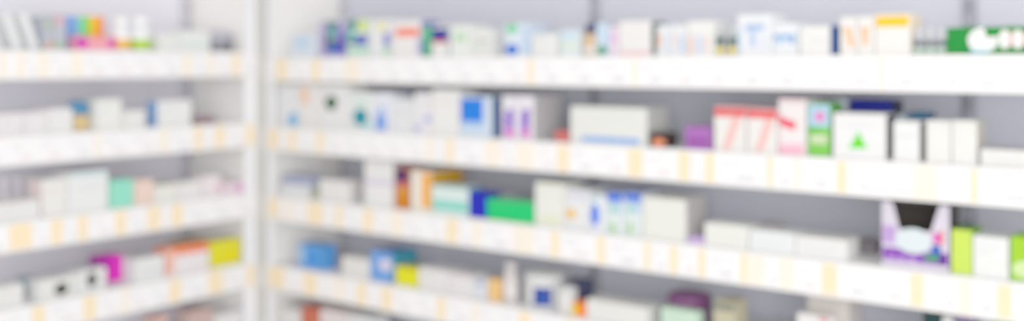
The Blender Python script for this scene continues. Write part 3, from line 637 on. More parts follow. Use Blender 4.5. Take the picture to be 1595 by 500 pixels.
    dict(unit='R', shelf=3, kind='carton', x=1.5022, y=0.012, w=0.0959, d=0.07, h=0.0414, col=(240, 242, 242), name='medicine_carton', label='flat white carton, second right of the small lilac carton', cat='medicine box', prints=[('r', 0.0112, 0.0193, 0.0718, 0.0217, (224, 226, 230))]),
    dict(unit='R', shelf=3, kind='carton', x=1.6008, y=0.012, w=0.102, d=0.07, h=0.0388, col=(242, 241, 238), name='medicine_carton', label='flat white carton, third right of the small lilac carton', cat='medicine box', prints=[('r', 0.0133, 0.0169, 0.078, 0.0202, (226, 226, 228))]),
    dict(unit='R', shelf=3, kind='carton', x=1.6803, y=0.12, w=0.0414, d=0.06, h=0.0212, col=(150, 142, 146), name='medicine_carton', label='small grey carton set back beside the open display tray', cat='medicine box'),
    dict(unit='R', shelf=3, kind='tray', x=1.7704, y=0.012, w=0.1205, d=0.075, h=0.1231, col=(226, 218, 232), name='display_tray', label='open purple and white display tray with a dark inside', cat='display tray', prints=[('r', 0.0012, 0.0364, 0.1193, 0.0114, (140, 66, 186)), ('r', 0.0012, 0.0779, 0.0262, 0.0439, (196, 160, 220)), ('e', 0.0239, 0.0752, 0.0912, 0.0294, (226, 236, 240)), ('r', 0.0923, 0.0722, 0.1048, 0.0522, (226, 90, 190)), ('r', 0.1048, 0.0758, 0.1115, 0.0506, (240, 120, 100)), ('r', 0.0889, 0.0493, 0.107, 0.0312, (40, 96, 190)), ('r', 0.0775, 0.0302, 0.1025, 0.0188, (60, 160, 80)), ('r', 0.1025, 0.033, 0.116, 0.0133, (100, 20, 150)), ('r', 0.012, 0.0205, 0.0239, 0.0097, (190, 150, 220)), ('r', 0.031, 0.0214, 0.0427, 0.0107, (190, 150, 220)), ('r', 0.0497, 0.0223, 0.0614, 0.0117, (190, 150, 220))], cut=(0.15, 0.11, 0.58)),
    dict(unit='R', shelf=3, kind='carton', x=1.8953, y=0.012, w=0.0352, d=0.08, h=0.0807, col=(206, 234, 90), name='medicine_carton', label='lime green carton right of the display tray', cat='medicine box', prints=[('r', -0.0022, 0.0329, 0.0287, 0.0318, (222, 240, 130)), ('r', -0.0022, 0.0165, 0.0287, 0.0166, (222, 240, 130))], side=(120, 180, 50), topc=(96, 160, 40)),
    dict(unit='R', shelf=3, kind='carton', x=1.9327, y=0.012, w=0.0576, d=0.075, h=0.0728, col=(244, 244, 242), name='medicine_carton', label='white carton between two lime green cartons', cat='medicine box'),
    dict(unit='R', shelf=3, kind='carton', x=1.9944, y=0.012, w=0.0673, d=0.075, h=0.0774, col=(160, 214, 40), name='medicine_carton', label='lime green carton at the right end of the third shelf', cat='medicine box', prints=[('e', 0.0021, 0.0377, 0.0673, 0.0052, (216, 240, 170))]),
    dict(unit='R', shelf=4, kind='carton', x=0.1228, y=0.012, w=0.0962, d=0.06, h=0.0686, col=(90, 160, 228), name='medicine_carton', label='bright blue carton at the corner end of the fourth shelf', cat='medicine box', prints=[('r', 0.0, 0.0598, 0.0271, 0.0151, (166, 204, 240)), ('r', 0.0379, 0.0456, 0.0857, 0.022, (54, 140, 232))]),
    dict(unit='R', shelf=4, kind='carton', x=0.1476, y=0.09, w=0.0668, d=0.05, h=0.0289, col=(190, 176, 170), name='medicine_carton', label='small beige-brown carton set back right of the bright blue carton', cat='medicine box'),
    dict(unit='R', shelf=4, kind='carton', x=0.3039, y=0.012, w=0.1014, d=0.06, h=0.0514, col=(236, 234, 230), name='medicine_carton', label='low off-white carton between the two blue cartons on fourth shelf', cat='medicine box'),
    dict(unit='R', shelf=4, kind='carton', x=0.4126, y=0.012, w=0.0806, d=0.1, h=0.0797, col=(110, 164, 232), name='medicine_carton', label='blue carton with a pale pink disc, fourth shelf', cat='medicine box', prints=[('e', 0.0335, 0.0618, 0.0783, 0.0329, (230, 220, 234))], side=(60, 150, 170), topc=(70, 130, 200)),
    dict(unit='R', shelf=4, kind='carton', x=0.5048, y=0.012, w=0.0775, d=0.05, h=0.0477, col=(236, 232, 0), name='medicine_carton', label='bright yellow flat carton on the fourth shelf', cat='medicine box', topc=(220, 206, 30)),
    dict(unit='R', shelf=4, kind='carton', x=0.589, y=0.012, w=0.0982, d=0.07, h=0.0558, col=(236, 234, 232), name='medicine_carton', label='white carton right of the bright yellow flat carton', cat='medicine box'),
    dict(unit='R', shelf=4, kind='carton', x=0.6915, y=0.012, w=0.0774, d=0.06, h=0.054, col=(236, 232, 232), name='medicine_carton', label='low white carton with a pale red top edge', cat='medicine box', prints=[('r', 0.0021, 0.0478, 0.0754, 0.0521, (226, 200, 204))]),
    dict(unit='R', shelf=4, kind='carton', x=0.773, y=0.012, w=0.0366, d=0.05, h=0.0488, col=(226, 230, 238), name='medicine_carton', label='small pale carton with a blue mark, left of amber carton', cat='medicine box', prints=[('r', 0.0041, 0.0438, 0.0285, 0.0374, (90, 120, 190))]),
    dict(unit='R', shelf=4, kind='carton', x=0.8157, y=0.012, w=0.0359, d=0.04, h=0.0542, col=(246, 200, 130), name='medicine_carton', label='small amber carton on the fourth shelf', cat='medicine box'),
    dict(unit='R', shelf=4, kind='bottle', x=0.8555, y=0.012, w=0.0352, d=0.075, h=0.0996, col=(224, 214, 212), name='medicine_bottle', label='upright pale pink-grey tube bottle beside the amber carton', cat='bottle', cap=(214, 206, 206), capf=0.2, bands=[(0.1, 0.5, (236, 230, 228))]),
    dict(unit='R', shelf=4, kind='jar', x=0.9023, y=0.012, w=0.0979, d=0.075, h=0.0829, col=(236, 236, 234), name='medicine_tub', label='round white tub with a dark blue square label', cat='tub', cap=(226, 226, 224), capf=0.26, mark=(30, 70, 160)),
    dict(unit='R', shelf=4, kind='jar', x=1.0112, y=0.012, w=0.047, d=0.075, h=0.0617, col=(232, 232, 230), name='medicine_tub', label='white round tub between the blue labelled tub and orange carton', cat='tub', cap=(222, 222, 222), capf=0.26),
    dict(unit='R', shelf=4, kind='carton', x=0.9853, y=0.11, w=0.0446, d=0.05, h=0.0566, col=(80, 84, 116), name='medicine_carton', label='dark slate blue carton behind the white round tub', cat='medicine box'),
    dict(unit='R', shelf=4, kind='carton', x=1.0617, y=0.012, w=0.0388, d=0.04, h=0.0308, col=(255, 140, 40), name='medicine_carton', label='small orange and yellow carton on the fourth shelf', cat='medicine box', prints=[('r', 0.0, 0.0265, 0.0142, 0.0019, (240, 220, 60))]),
    dict(unit='R', shelf=4, kind='carton', x=1.104, y=0.012, w=0.1574, d=0.06, h=0.0438, col=(238, 237, 232), name='medicine_carton', label='long low white carton right of the orange and yellow carton', cat='medicine box'),
    dict(unit='R', shelf=4, kind='carton', x=1.2965, y=0.012, w=0.0863, d=0.03, h=0.0519, col=(206, 232, 210), name='medicine_carton', label='pale green carton in front of the purple round tub', cat='medicine box'),
    dict(unit='R', shelf=4, kind='jar', x=1.2693, y=0.05, w=0.1005, d=0.075, h=0.0755, col=(120, 70, 116), name='medicine_tub', label='purple round tub with domed lid on the fourth shelf', cat='tub', cap=(130, 80, 126), capf=0.4),
    dict(unit='R', shelf=4, kind='carton', x=1.4215, y=0.012, w=0.048, d=0.06, h=0.086, col=(198, 190, 160), name='medicine_carton', label='tan carton with a grey-green top on the fourth shelf', cat='medicine box', prints=[('r', 0.0, 0.0826, 0.048, 0.0666, (130, 134, 122))]),
    dict(unit='R', shelf=4, kind='carton', x=1.6035, y=0.012, w=0.0703, d=0.03, h=0.085, col=(240, 236, 234), name='medicine_carton', label='low white carton with red print in front of the beige carton', cat='medicine box', prints=[('r', 0.0446, 0.0825, 0.0626, 0.0739, (226, 130, 140))]),
    dict(unit='R', shelf=4, kind='carton', x=1.6101, y=0.05, w=0.0836, d=0.07, h=0.127, col=(214, 206, 200), name='medicine_carton', label='tall beige-grey carton directly under the third shelf', cat='medicine box'),
    dict(unit='R', shelf=4, kind='carton', x=1.8444, y=0.012, w=0.033, d=0.05, h=0.1344, col=(24, 60, 64), name='medicine_carton', label='dark teal bottle-green carton on the fourth shelf', cat='medicine box'),
    dict(unit='R', shelf=4, kind='carton', x=1.8796, y=0.012, w=0.0179, d=0.05, h=0.1195, col=(226, 226, 226), name='medicine_carton', label='low white carton just right of the dark teal carton, fourth shelf', cat='medicine box'),
    dict(unit='R', shelf=4, kind='carton', x=1.9008, y=0.012, w=0.0329, d=0.05, h=0.1331, col=(130, 114, 150), name='medicine_carton', label='grey-purple carton right of the dark teal carton', cat='medicine box'),
    dict(unit='R', shelf=4, kind='carton', x=1.9638, y=0.012, w=0.0295, d=0.05, h=0.134, col=(110, 180, 90), name='medicine_carton', label='green carton at the bottom right end of the fourth shelf', cat='medicine box'),
    dict(unit='R', shelf=5, kind='carton', x=0.0397, y=0.012, w=0.0886, d=0.06, h=0.0759, col=(232, 230, 228), name='medicine_carton', label='white carton at the corner end of the fifth shelf', cat='medicine box'),
    dict(unit='R', shelf=5, kind='carton', x=0.1364, y=0.012, w=0.0721, d=0.06, h=0.0904, col=(206, 110, 84), name='medicine_carton', label='rust red carton on the fifth shelf by the corner', cat='medicine box'),
    dict(unit='R', shelf=5, kind='carton', x=0.2164, y=0.012, w=0.1002, d=0.06, h=0.095, col=(234, 222, 220), name='medicine_carton', label='pale pink-white carton right of the rust red carton', cat='medicine box'),
    dict(unit='R', shelf=5, kind='carton', x=0.3241, y=0.012, w=0.0958, d=0.06, h=0.0963, col=(230, 230, 230), name='medicine_carton', label='low white carton right of the pink-white carton, fifth shelf', cat='medicine box'),
    dict(unit='R', shelf=5, kind='carton', x=0.1561, y=0.12, w=0.1213, d=0.06, h=0.093, col=(84, 66, 66), name='medicine_carton', label='dark brown block added for the shadow under the fourth shelf', cat='medicine box'),  # added dark box, its colour stands for the shade below the fourth shelf
    dict(unit='L', shelf=1, kind='carton', x=-0.7421, y=0.012, w=0.0178, d=0.06, h=0.0864, col=(238, 239, 240), name='medicine_carton', label='white leaning carton, left of three at the left edge', cat='medicine box', group='leaning cartons on the left top shelf', lean=-20),
    dict(unit='L', shelf=1, kind='carton', x=-0.694, y=0.012, w=0.0184, d=0.06, h=0.0883, col=(238, 239, 240), name='medicine_carton', label='white leaning carton, middle of three at the left edge', cat='medicine box', group='leaning cartons on the left top shelf', lean=-20),
    dict(unit='L', shelf=1, kind='carton', x=-0.6538, y=0.012, w=0.0189, d=0.06, h=0.0898, col=(238, 239, 240), name='medicine_carton', label='white leaning carton, right of three at the left edge', cat='medicine box', group='leaning cartons on the left top shelf', lean=-20),
    dict(unit='L', shelf=1, kind='carton', x=-0.6253, y=0.012, w=0.0241, d=0.075, h=0.0833, col=(190, 194, 206), name='medicine_carton', label='grey-blue carton with ochre and green spots, right of leaning cartons', cat='medicine box', prints=[('e', -0.019, 0.0745, 0.0064, 0.0507, (196, 190, 150)), ('r', 0.0032, 0.0198, 0.0258, 0.0093, (236, 176, 130)), ('e', 0.0064, 0.0692, 0.0225, 0.0511, (170, 196, 160))]),
    dict(unit='L', shelf=1, kind='carton', x=-0.598, y=0.012, w=0.0279, d=0.075, h=0.0875, col=(196, 196, 208), name='medicine_carton', label='grey carton with pink spot and green base, beside the blue carton', cat='medicine box', prints=[('e', -0.0016, 0.0838, 0.0213, 0.0643, (232, 176, 186)), ('r', 0.0016, 0.0202, 0.0213, 0.0096, (160, 204, 120))]),
    dict(unit='L', shelf=1, kind='carton', x=-0.5394, y=0.06, w=0.0273, d=0.075, h=0.0878, col=(132, 180, 246), name='medicine_carton', label='blue slim carton, first of the colourful cartons on left top shelf', cat='medicine box'),
    dict(unit='L', shelf=1, kind='carton', x=-0.5087, y=0.06, w=0.0296, d=0.075, h=0.0873, col=(120, 226, 90), name='medicine_carton', label='bright green slim carton between the blue and orange cartons', cat='medicine box', prints=[('r', 0.0, 0.0868, 0.0104, 0.0321, (150, 220, 214))]),
    dict(unit='L', shelf=1, kind='carton', x=-0.4756, y=0.06, w=0.0374, d=0.075, h=0.0903, col=(255, 206, 60), name='medicine_carton', label='yellow and orange slim carton on the left top shelf', cat='medicine box', prints=[('r', 0.0177, 0.0886, 0.0374, 0.0299, (255, 140, 30))], side=(255, 210, 80)),
    dict(unit='L', shelf=1, kind='carton', x=-0.5417, y=0.012, w=0.108, d=0.04, h=0.0364, col=(250, 170, 186), name='medicine_carton', label='low magenta and pink carton in front of the colourful cartons', cat='medicine box', prints=[('r', 0.0, 0.0337, 0.0289, 0.0056, (222, 30, 186)), ('r', 0.0865, 0.0322, 0.108, 0.0065, (226, 70, 180)), ('r', 0.0306, 0.0359, 0.0847, 0.0306, (255, 150, 120))]),
    dict(unit='L', shelf=1, kind='bottle', x=-0.4284, y=0.012, w=0.0476, d=0.075, h=0.0893, col=(250, 250, 252), name='medicine_bottle', label='white bottle with an orange lower band', cat='bottle', cap=(252, 252, 254), capf=0.28, bands=[(0.02, 0.36, (255, 200, 80))]),
    dict(unit='L', shelf=1, kind='bottle', x=-0.3733, y=0.012, w=0.0531, d=0.075, h=0.0913, col=(250, 250, 252), name='medicine_bottle', label='white bottle with a lime green lower band', cat='bottle', cap=(252, 252, 254), capf=0.28, bands=[(0.02, 0.36, (186, 226, 50))]),
    dict(unit='L', shelf=1, kind='carton', x=-0.3105, y=0.012, w=0.0632, d=0.06, h=0.0475, col=(240, 240, 236), name='medicine_carton', label='low white carton right of the lime banded bottle', cat='medicine box'),
    dict(unit='L', shelf=1, kind='carton', x=-0.2433, y=0.012, w=0.0953, d=0.06, h=0.0564, col=(240, 243, 240), name='medicine_carton', label='low white carton left of the dark grey round tub', cat='medicine box', prints=[('r', 0.0101, 0.026, 0.0847, 0.013, (226, 236, 230))]),
    dict(unit='L', shelf=1, kind='jar', x=-0.1352, y=0.012, w=0.0901, d=0.075, h=0.0626, col=(140, 140, 150), name='medicine_tub', label='dark grey round tub at the corner end of the left top shelf', cat='tub', cap=(190, 188, 200), capf=0.5, mark=(84, 88, 96)),
    dict(unit='L', shelf=2, kind='carton', x=-0.7391, y=0.012, w=0.0635, d=0.075, h=0.0521, col=(240, 234, 236), name='medicine_carton', label='low pinkish white carton at the left edge, second shelf', cat='medicine box', topc=(226, 204, 210), group='low white cartons on the left second shelf'),
    dict(unit='L', shelf=2, kind='carton', x=-0.6725, y=0.012, w=0.0568, d=0.075, h=0.0527, col=(240, 236, 238), name='medicine_carton', label='low pinkish white carton, second from left edge on second shelf', cat='medicine box', topc=(226, 204, 210), group='low white cartons on the left second shelf'),
    dict(unit='L', shelf=2, kind='carton', x=-0.6125, y=0.012, w=0.0607, d=0.075, h=0.0581, col=(243, 241, 240), name='medicine_carton', label='low white carton left of the blue lidded jar', cat='medicine box', group='low white cartons on the left second shelf'),
    dict(unit='L', shelf=2, kind='jar', x=-0.538, y=0.03, w=0.0505, d=0.075, h=0.076, col=(230, 200, 140), name='medicine_jar', label='tan jar with a blue lid on the left second shelf', cat='jar', cap=(70, 142, 184), capf=0.48),
    dict(unit='L', shelf=2, kind='carton', x=-0.4859, y=0.012, w=0.0666, d=0.075, h=0.0779, col=(242, 242, 238), name='medicine_carton', label='white carton right of the blue lidded jar', cat='medicine box'),
    dict(unit='L', shelf=2, kind='carton', x=-0.4138, y=0.012, w=0.0631, d=0.075, h=0.046, col=(240, 240, 237), name='medicine_carton', label='low white carton between the white carton and blue sided carton', cat='medicine box'),
    dict(unit='L', shelf=2, kind='carton', x=-0.3124, y=0.012, w=0.1037, d=0.05, h=0.069, col=(242, 242, 240), name='medicine_carton', label='white carton with a blue left side', cat='medicine box', side=(130, 176, 230)),
    dict(unit='L', shelf=2, kind='carton', x=-0.1921, y=0.012, w=0.0634, d=0.04, h=0.02, col=(150, 110, 124), name='medicine_carton', label='small low maroon carton by the corner on the left second shelf', cat='medicine box'),
    dict(unit='L', shelf=3, kind='bottle', x=-0.6849, y=0.09, w=0.0233, d=0.075, h=0.0955, col=(212, 206, 214), name='medicine_bottle', label='pale lilac-grey bottle, leftmost of three behind the low white carton', cat='bottle', group='lilac-grey bottles on the left third shelf', cap=(220, 214, 222), capf=0.25, bands=[(0.2, 0.5, (224, 220, 226))]),
    dict(unit='L', shelf=3, kind='bottle', x=-0.6537, y=0.09, w=0.0238, d=0.075, h=0.0928, col=(212, 206, 214), name='medicine_bottle', label='pale lilac-grey bottle, middle of three behind the low white carton', cat='bottle', group='lilac-grey bottles on the left third shelf', cap=(220, 214, 222), capf=0.25, bands=[(0.2, 0.5, (224, 220, 226))]),
    dict(unit='L', shelf=3, kind='bottle', x=-0.6219, y=0.09, w=0.0243, d=0.075, h=0.0899, col=(212, 206, 214), name='medicine_bottle', label='pale lilac-grey bottle, rightmost of three behind the low white carton', cat='bottle', group='lilac-grey bottles on the left third shelf', cap=(220, 214, 222), capf=0.25, bands=[(0.2, 0.5, (224, 220, 226))]),
    dict(unit='L', shelf=3, kind='carton', x=-0.745, y=0.012, w=0.1101, d=0.06, h=0.0435, col=(240, 238, 236), name='medicine_carton', label='low flat white carton in front of the lilac-grey bottles', cat='medicine box'),
    dict(unit='L', shelf=3, kind='carton', x=-0.6285, y=0.012, w=0.0634, d=0.075, h=0.0893, col=(242, 240, 235), name='medicine_carton', label='cream white carton left of the taller white carton, third shelf', cat='medicine box', prints=[('r', 0.0064, 0.0654, 0.0485, 0.0565, (238, 226, 222))], side=(240, 222, 220)),
    dict(unit='L', shelf=3, kind='carton', x=-0.5618, y=0.012, w=0.1048, d=0.075, h=0.0991, col=(242, 243, 242), name='medicine_carton', label='tallest white carton on the left third shelf', cat='medicine box', prints=[('r', 0.0017, 0.1017, 0.103, 0.0866, (214, 232, 234)), ('r', 0.015, 0.0674, 0.0836, 0.056, (232, 234, 236))]),
    dict(unit='L', shelf=3, kind='carton', x=-0.4499, y=0.012, w=0.0655, d=0.06, h=0.0698, col=(150, 232, 206), name='medicine_carton', label='mint green carton on the left third shelf', cat='medicine box'),
    dict(unit='L', shelf=3, kind='carton', x=-0.3807, y=0.012, w=0.0548, d=0.06, h=0.064, col=(246, 216, 202), name='medicine_carton', label='peach pink carton right of the mint green carton', cat='medicine box'),
    dict(unit='L', shelf=3, kind='carton', x=-0.3221, y=0.012, w=0.0667, d=0.06, h=0.0462, col=(241, 240, 232), name='medicine_carton', label='flat white carton right of the peach pink carton', cat='medicine box', topc=(190, 184, 140)),
    dict(unit='L', shelf=3, kind='carton', x=-0.2513, y=0.012, w=0.0738, d=0.06, h=0.0461, col=(242, 240, 238), name='medicine_carton', label='flat white carton left of the pale pink carton, third shelf', cat='medicine box'),
    dict(unit='L', shelf=3, kind='carton', x=-0.1713, y=0.012, w=0.0598, d=0.06, h=0.0571, col=(246, 236, 238), name='medicine_carton', label='pale pink and white carton on the left third shelf', cat='medicine box', prints=[('r', 0.0382, 0.0421, 0.0576, 0.0044, (244, 216, 226))]),
    dict(unit='L', shelf=3, kind='carton', x=-0.1049, y=0.012, w=0.0757, d=0.06, h=0.0306, col=(244, 222, 232), name='medicine_carton', label='pink carton at the corner end of the left third shelf', cat='medicine box', prints=[('r', 0.0464, 0.0243, 0.0757, 0.0014, (240, 176, 222))]),
    dict(unit='L', shelf=4, kind='carton', x=-0.7421, y=0.012, w=0.0665, d=0.06, h=0.0493, col=(238, 237, 234), name='medicine_carton', label='white carton at the left edge of the fourth shelf', cat='medicine box'),
    dict(unit='L', shelf=4, kind='carton', x=-0.6283, y=0.09, w=0.0324, d=0.05, h=0.0412, col=(170, 190, 200), name='medicine_carton', label='blue-grey carton set back between two white cartons', cat='medicine box'),
    dict(unit='L', shelf=4, kind='carton', x=-0.638, y=0.012, w=0.0913, d=0.05, h=0.0479, col=(236, 236, 232), name='medicine_carton', label='white carton with a black spot, below and left of magenta carton', cat='medicine box', prints=[('e', 0.0385, 0.0365, 0.0763, 0.0049, (52, 58, 50))]),
    dict(unit='L', shelf=4, kind='carton', x=-0.5417, y=0.012, w=0.0794, d=0.045, h=0.0535, col=(236, 236, 234), name='medicine_carton', label='white carton with a dark grey spot in front of the magenta carton', cat='medicine box', prints=[('e', 0.0255, 0.0478, 0.0566, 0.0105, (80, 84, 80))]),
    dict(unit='L', shelf=4, kind='carton', x=-0.4393, y=0.07, w=0.0606, d=0.06, h=0.0675, col=(236, 40, 196), name='medicine_carton', label='magenta carton on the left fourth shelf', cat='medicine box', prints=[('r', 0.0018, 0.0691, 0.0272, 0.0336, (190, 20, 180))], side=(170, 30, 160)),
    dict(unit='L', shelf=4, kind='carton', x=-0.3771, y=0.012, w=0.0841, d=0.06, h=0.0593, col=(240, 241, 240), name='medicine_carton', label='white carton between the magenta and orange topped cartons', cat='medicine box', prints=[('r', 0.013, 0.0344, 0.0816, 0.0183, (226, 228, 230))]),
    dict(unit='L', shelf=4, kind='carton', x=-0.2851, y=0.012, w=0.1328, d=0.06, h=0.0742, col=(243, 236, 238), name='medicine_carton', label='white carton with an orange top edge and orange left end', cat='medicine box', prints=[('r', 0.0, 0.0834, 0.1328, 0.0522, (250, 130, 70)), ('r', 0.0, 0.0698, 0.0238, 0.0061, (250, 190, 170))], side=(250, 150, 110), topc=(240, 150, 90)),
    dict(unit='L', shelf=4, kind='carton', x=-0.1459, y=0.012, w=0.1053, d=0.05, h=0.0725, col=(236, 228, 30), name='medicine_carton', label='bright yellow carton at the corner end of the left fourth shelf', cat='medicine box', prints=[('r', 0.0519, 0.0581, 0.0828, 0.0137, (240, 226, 0)), ('r', 0.0043, 0.0755, 0.1008, 0.053, (232, 226, 60))], topc=(210, 206, 60)),
    dict(unit='L', shelf=4, kind='carton', x=-0.1819, y=0.09, w=0.0899, d=0.06, h=0.0687, col=(196, 186, 96), name='medicine_carton', label='olive carton set back behind the orange topped carton', cat='medicine box'),
    dict(unit='L', shelf=5, kind='carton', x=-0.324, y=0.012, w=0.0428, d=0.05, h=0.0989, col=(222, 180, 170), name='medicine_carton', label='small pale terracotta carton on the left fifth shelf', cat='medicine box'),
    dict(unit='L', shelf=5, kind='carton', x=-0.2169, y=0.012, w=0.0774, d=0.06, h=0.0921, col=(206, 176, 170), name='medicine_carton', label='dusty pink carton on the left fifth shelf', cat='medicine box'),
    dict(unit='L', shelf=5, kind='carton', x=-0.1309, y=0.012, w=0.0948, d=0.06, h=0.0649, col=(238, 236, 236), name='medicine_carton', label='white carton at the corner end of the left fifth shelf', cat='medicine box'),
    dict(unit='R', shelf=3, kind='carton', x=0.0509, y=0.012, w=0.1205, d=0.06, h=0.0288, col=(172, 178, 206), name='medicine_carton', label='grey-blue flat carton lying on a low white carton', cat='medicine box', base=0.0324),
]


def printed(M, p, h, w, y):
    """a print on the front of a carton: rectangle, ellipse, triangle or polygon"""
    sh, col, q = p[0], mat(p[-1], .5), p[1:-1]
    cl = lambda v, a, b: max(a, min(b, v))
    e = .0008
    if sh in 're':
        x0, z0, x1, z1 = q
        x0, x1 = min(x0, x1), max(x0, x1)
        z0, z1 = min(z0, z1), max(z0, z1)
        if sh == 'r':
            pts = [(x0, z0), (x1, z0), (x1, z1), (x0, z1)]
        else:
            pts = [((x0 + x1) / 2 + (x1 - x0) / 2 * math.cos(2 * math.pi * k / 28), (z0 + z1) / 2 + (z1 - z0) / 2 * math.sin(2 * math.pi * k / 28)) for k in range(28)]
    else:
        pts = [(q[k], q[k + 1]) for k in range(0, len(q), 2)]
    pts = [(cl(x, e, w - e) - w / 2, cl(z, e, h - e)) for x, z in pts]
    clean = []
    for r in pts:
        if not clean or (abs(r[0] - clean[-1][0]) + abs(r[1] - clean[-1][1])) > 1e-5:
            clean.append(r)
    if len(clean) > 2 and (abs(clean[0][0] - clean[-1][0]) + abs(clean[0][1] - clean[-1][1])) < 1e-5:
        clean.pop()
    if len(clean) < 3:
        return
    xs = [r[0] for r in clean]
    zs = [r[1] for r in clean]
    if max(xs) - min(xs) < .0008 or max(zs) - min(zs) < .0008:
        return
    M.plate(clean, y, .0002, col)


def carton(it):
    w, d, h = it['w'], it['d'], it['h']
    body = mat(it['col'])
    shade = mat(tuple(int(c * .93) for c in it['col']))
    side = mat(it['side']) if 'side' in it else None
    top = mat(it['topc']) if 'topc' in it else None
    M = Mesh()
    bv = min(.0009, w * .06, h * .06)
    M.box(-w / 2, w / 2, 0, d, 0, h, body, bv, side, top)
    # closed tuck flap on the top with its thumb notch, and the glue seam down the back
    t = top or body
    M.box(-w / 2 + .0012, w / 2 - .0012, .0016, d - .0012, h - .0002, h + .0004, t)
    n = min(.006, w * .2)
    pts = [(n * math.cos(math.pi * k / 8), .0018 + n * .8 * math.sin(math.pi * k / 8), h + .0006) for k in range(9)]
    M.poly(pts, shade)
    M.box(-w / 2 + .002, -w / 2 + min(.012, w * .4), d - .0002, d + .0004, .001, h - .001, shade)
    # panel frame line round the end faces
    for s in (-1, 1):
        x = s * (w / 2)
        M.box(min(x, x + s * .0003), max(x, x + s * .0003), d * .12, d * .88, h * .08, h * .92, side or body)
    pr = it.get('prints')
    if pr:
        for k, p in enumerate(pr):
            printed(M, p, h, w, -.0003 - .00012 * k)
    elif h > .02 and w > .02:
        for k, (a, b, c) in enumerate(((.12, .70, .74), (.12, .52, .58))):
            printed(M, ('r', w * a, h * c, w * b, h * (c + .045), tuple(int(v * .95) for v in it['col'])), h, w, -.0003)
    return M.build(it['name'])


def bottle(it):
    r, h = it['w'] / 2, it['h']
    cf = it['capf']
    root = empty(it['name'], (0, 0, 0), 0)
    hb = h * (1 - cf)
    rn = r * .62
    body = mat(it['col'], .35)
    p = [(r * .9, 0), (r, .003), (r, hb * .80), (r * .96, hb * .86), (r * .82, hb * .92), (rn, hb * .95), (rn, hb)]
    Mesh().lathe(p, body).build('bottle_body', root)
    rc = r * .78
    c = Mesh().lathe([(rc * .98, hb + .0004), (rc, hb + .002), (rc, h - .003), (rc * .9, h)], mat(it['cap'], .4))
    c.lathe([(rc * 1.06, hb + .0006), (rc * 1.06, hb + .003)], mat(it['cap'], .4))
    c.build('cap', root)
    for a, b, col in it.get('bands', ()):
        z0, z1 = max(.004, h * a), min(h * b, hb * .80)
        Mesh().lathe([(r + .0004, z0), (r + .0004, z1)], mat(col, .5)).build('label_band', root)['label'] = 'coloured label band'
    return root


def jar(it):
    r, h = it['w'] / 2, it['h']
    cf = it['capf']
    root = empty(it['name'], (0, 0, 0), 0)
    hb = h * (1 - cf)
    body = mat(it['col'], .35)
    Mesh().lathe([(r * .88, 0), (r * .94, .002), (r * .95, hb * .9), (r * .88, hb)], body).build('jar_body', root)
    lid = mat(it['cap'], .4)
    m = Mesh().lathe([(r * .97, hb + .0004), (r, hb + .002), (r, hb + (h - hb) * .55), (r * .93, hb + (h - hb) * .78), (r * .75, hb + (h - hb) * .93), (r * .45, h)], lid)
    m.build('lid', root)
    if 'mark' in it:
        rr = r * .955 + .0004
        M = Mesh()
        k = M.slot(mat(it['mark'], .5))
        n, a0, a1 = 12, -math.pi * .5, -math.pi * .18
        z0, z1 = hb * .12, hb * .86
        lo, hi = [], []
        for j in range(n + 1):
            a = a0 + (a1 - a0) * j / n
            lo.append(M.bm.verts.new((rr * math.cos(a), rr * math.sin(a), z0)))
            hi.append(M.bm.verts.new((rr * math.cos(a), rr * math.sin(a), z1)))
        for j in range(n):
            M.bm.faces.new((lo[j], lo[j + 1], hi[j + 1], hi[j])).material_index = k
        M.build('label_patch', root)['label'] = 'dark square label patch'
    return root


def tray(it):
    """open display tray: back and side walls, front wall with a wide V-shaped opening"""
    w, d, h = it['w'], it['d'], it['h']
    c = it['cut']          # opening inset at the top, extra inset at the bottom, height of the front wall
    t = .0022
    outer = mat(it['col'])
    dark = mat((66, 60, 56), .7)
    root = empty(it['name'], (0, 0, 0), 0)
    fz = h * c[2]
    x0, x1 = -w / 2, w / 2
    fr = Mesh()
    a0, a1 = x0 + w * c[0], x1 - w * (c[0] - .02)
    b0, b1 = x0 + w * (c[0] + c[1]), x1 - w * (c[0] + c[1])
    fr.plate([(x0, 0), (x1, 0), (x1, h), (a1, h), (b1, fz), (b0, fz), (a0, h), (x0, h)], 0, t, outer)
    for k, p in enumerate(it['prints']):
        printed(fr, p, h, w, -.0003 - .00012 * k)
    fr.build('front_wall', root)['label'] = 'purple and white printed front wall'
    Mesh().box(x0, x0 + t, t, d, 0, h, dark, 0).build('side_wall', root)
    Mesh().box(x1 - t, x1, t, d, 0, h, dark, 0).build('side_wall', root)
    Mesh().box(x0 + t, x1 - t, d - t, d, 0, h, dark, 0).build('back_wall', root)['label'] = 'dark inside back wall'
    Mesh().box(x0 + t, x1 - t, t, d - t, 0, t, dark, 0).build('tray_base', root)
    Mesh().box(x0 + t, x1 - t, t, d - t, h - t, h, dark, 0).build('tray_top', root)
    return root


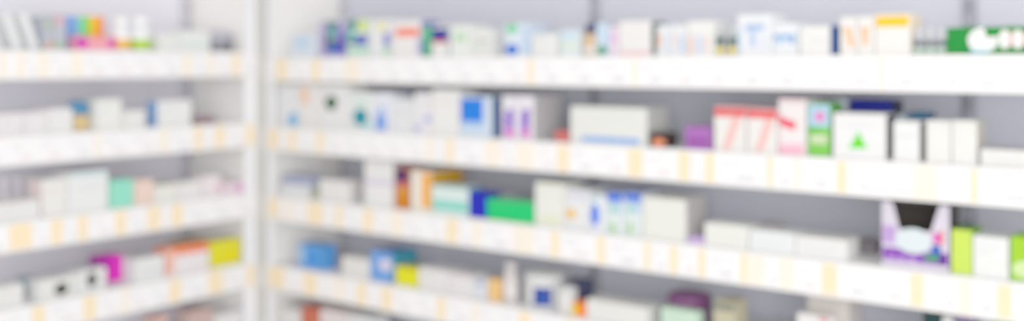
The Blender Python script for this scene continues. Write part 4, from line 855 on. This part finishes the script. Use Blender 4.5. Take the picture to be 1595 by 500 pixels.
for it in ITEMS:
    k = it['kind']
    if k == 'bottle':
        o = bottle(it)
    elif k == 'jar':
        o = jar(it)
    elif k == 'tray':
        o = tray(it)
    else:
        o = carton(it)
    z = shelf_z(it['unit'], it['shelf']) + it.get('base', 0.0) + .0003
    x = it['x'] + it['w'] / 2
    y = it['y'] + (it['w'] / 2 if k in ('bottle', 'jar') else 0.0)
    lean = math.radians(it.get('lean', 0))
    if lean:
        # tilted about its lower edge so that edge still rests on the board
        z += abs(math.sin(lean)) * it['w'] / 2
    o.location = place(it['unit'], x, y, z)
    o.rotation_euler = (Matrix.Rotation(ANGLE[it['unit']], 3, 'Z') @ Matrix.Rotation(lean, 3, 'Y')).to_euler()
    tag(o, it['label'], it['cat'], it.get('group'))

# ------------------------------------------------------------------ light
world = bpy.data.worlds.new('room_light')
scn.world = world
world.use_nodes = True
bg = world.node_tree.nodes['Background']
bg.inputs['Color'].default_value = (.97, .98, 1.0, 1)
bg.inputs['Strength'].default_value = 0.5


def area(name, p, q, z, sx, sy, power, aim=None, color=(1, .985, .97)):
    l = bpy.data.lights.new(name, 'AREA')
    l.shape = 'RECTANGLE'
    l.size, l.size_y = sx, sy
    l.energy = power
    l.color = color
    o = bpy.data.objects.new(name, l)
    COL.objects.link(o)
    o.location = p * U + q * V + Vector((0, 0, z))
    if aim is not None:
        d = (aim[0] * U + aim[1] * V + Vector((0, 0, aim[2]))) - o.location
        o.rotation_euler = d.to_track_quat('-Z', 'Y').to_euler()
    else:
        o.rotation_euler = (0, 0, math.pi / 2 - ROT)
    return o


area('ceiling_lamp', .9, .9, 2.75, 1.6, 1.6, 5)
area('ceiling_lamp', -.6, .4, 2.75, 1.4, 1.4, 5, (1.9, 1.2, 1.0))
area('ceiling_lamp', .4, -.8, 2.75, 1.4, 1.4, 5, (1.6, 2.0, 1.0))
area('fill_light', -1.2, -1.3, 1.45, 3.2, 2.2, 122, (1.95, 2.3, 1.15), (.98, .99, 1))  # added soft fill behind the camera to brighten the shelf interiors

# ------------------------------------------------------------------ camera
cam = bpy.data.cameras.new('camera')
cam.sensor_fit = 'HORIZONTAL'
cam.sensor_width = 36.0
cam.lens = 36.0 * 1604.0 / 1595.0
cam.shift_y = -(250.0 - 98.0) / 1595.0
cam.clip_start = .05
cam.dof.use_dof = True
cam.dof.focus_distance = 1.0
cam.dof.aperture_fstop = 1.85
co = bpy.data.objects.new('camera', cam)
COL.objects.link(co)
co.location = (0, 0, 1.45)
co.rotation_euler = (math.pi / 2, 0, 0)
scn.camera = co
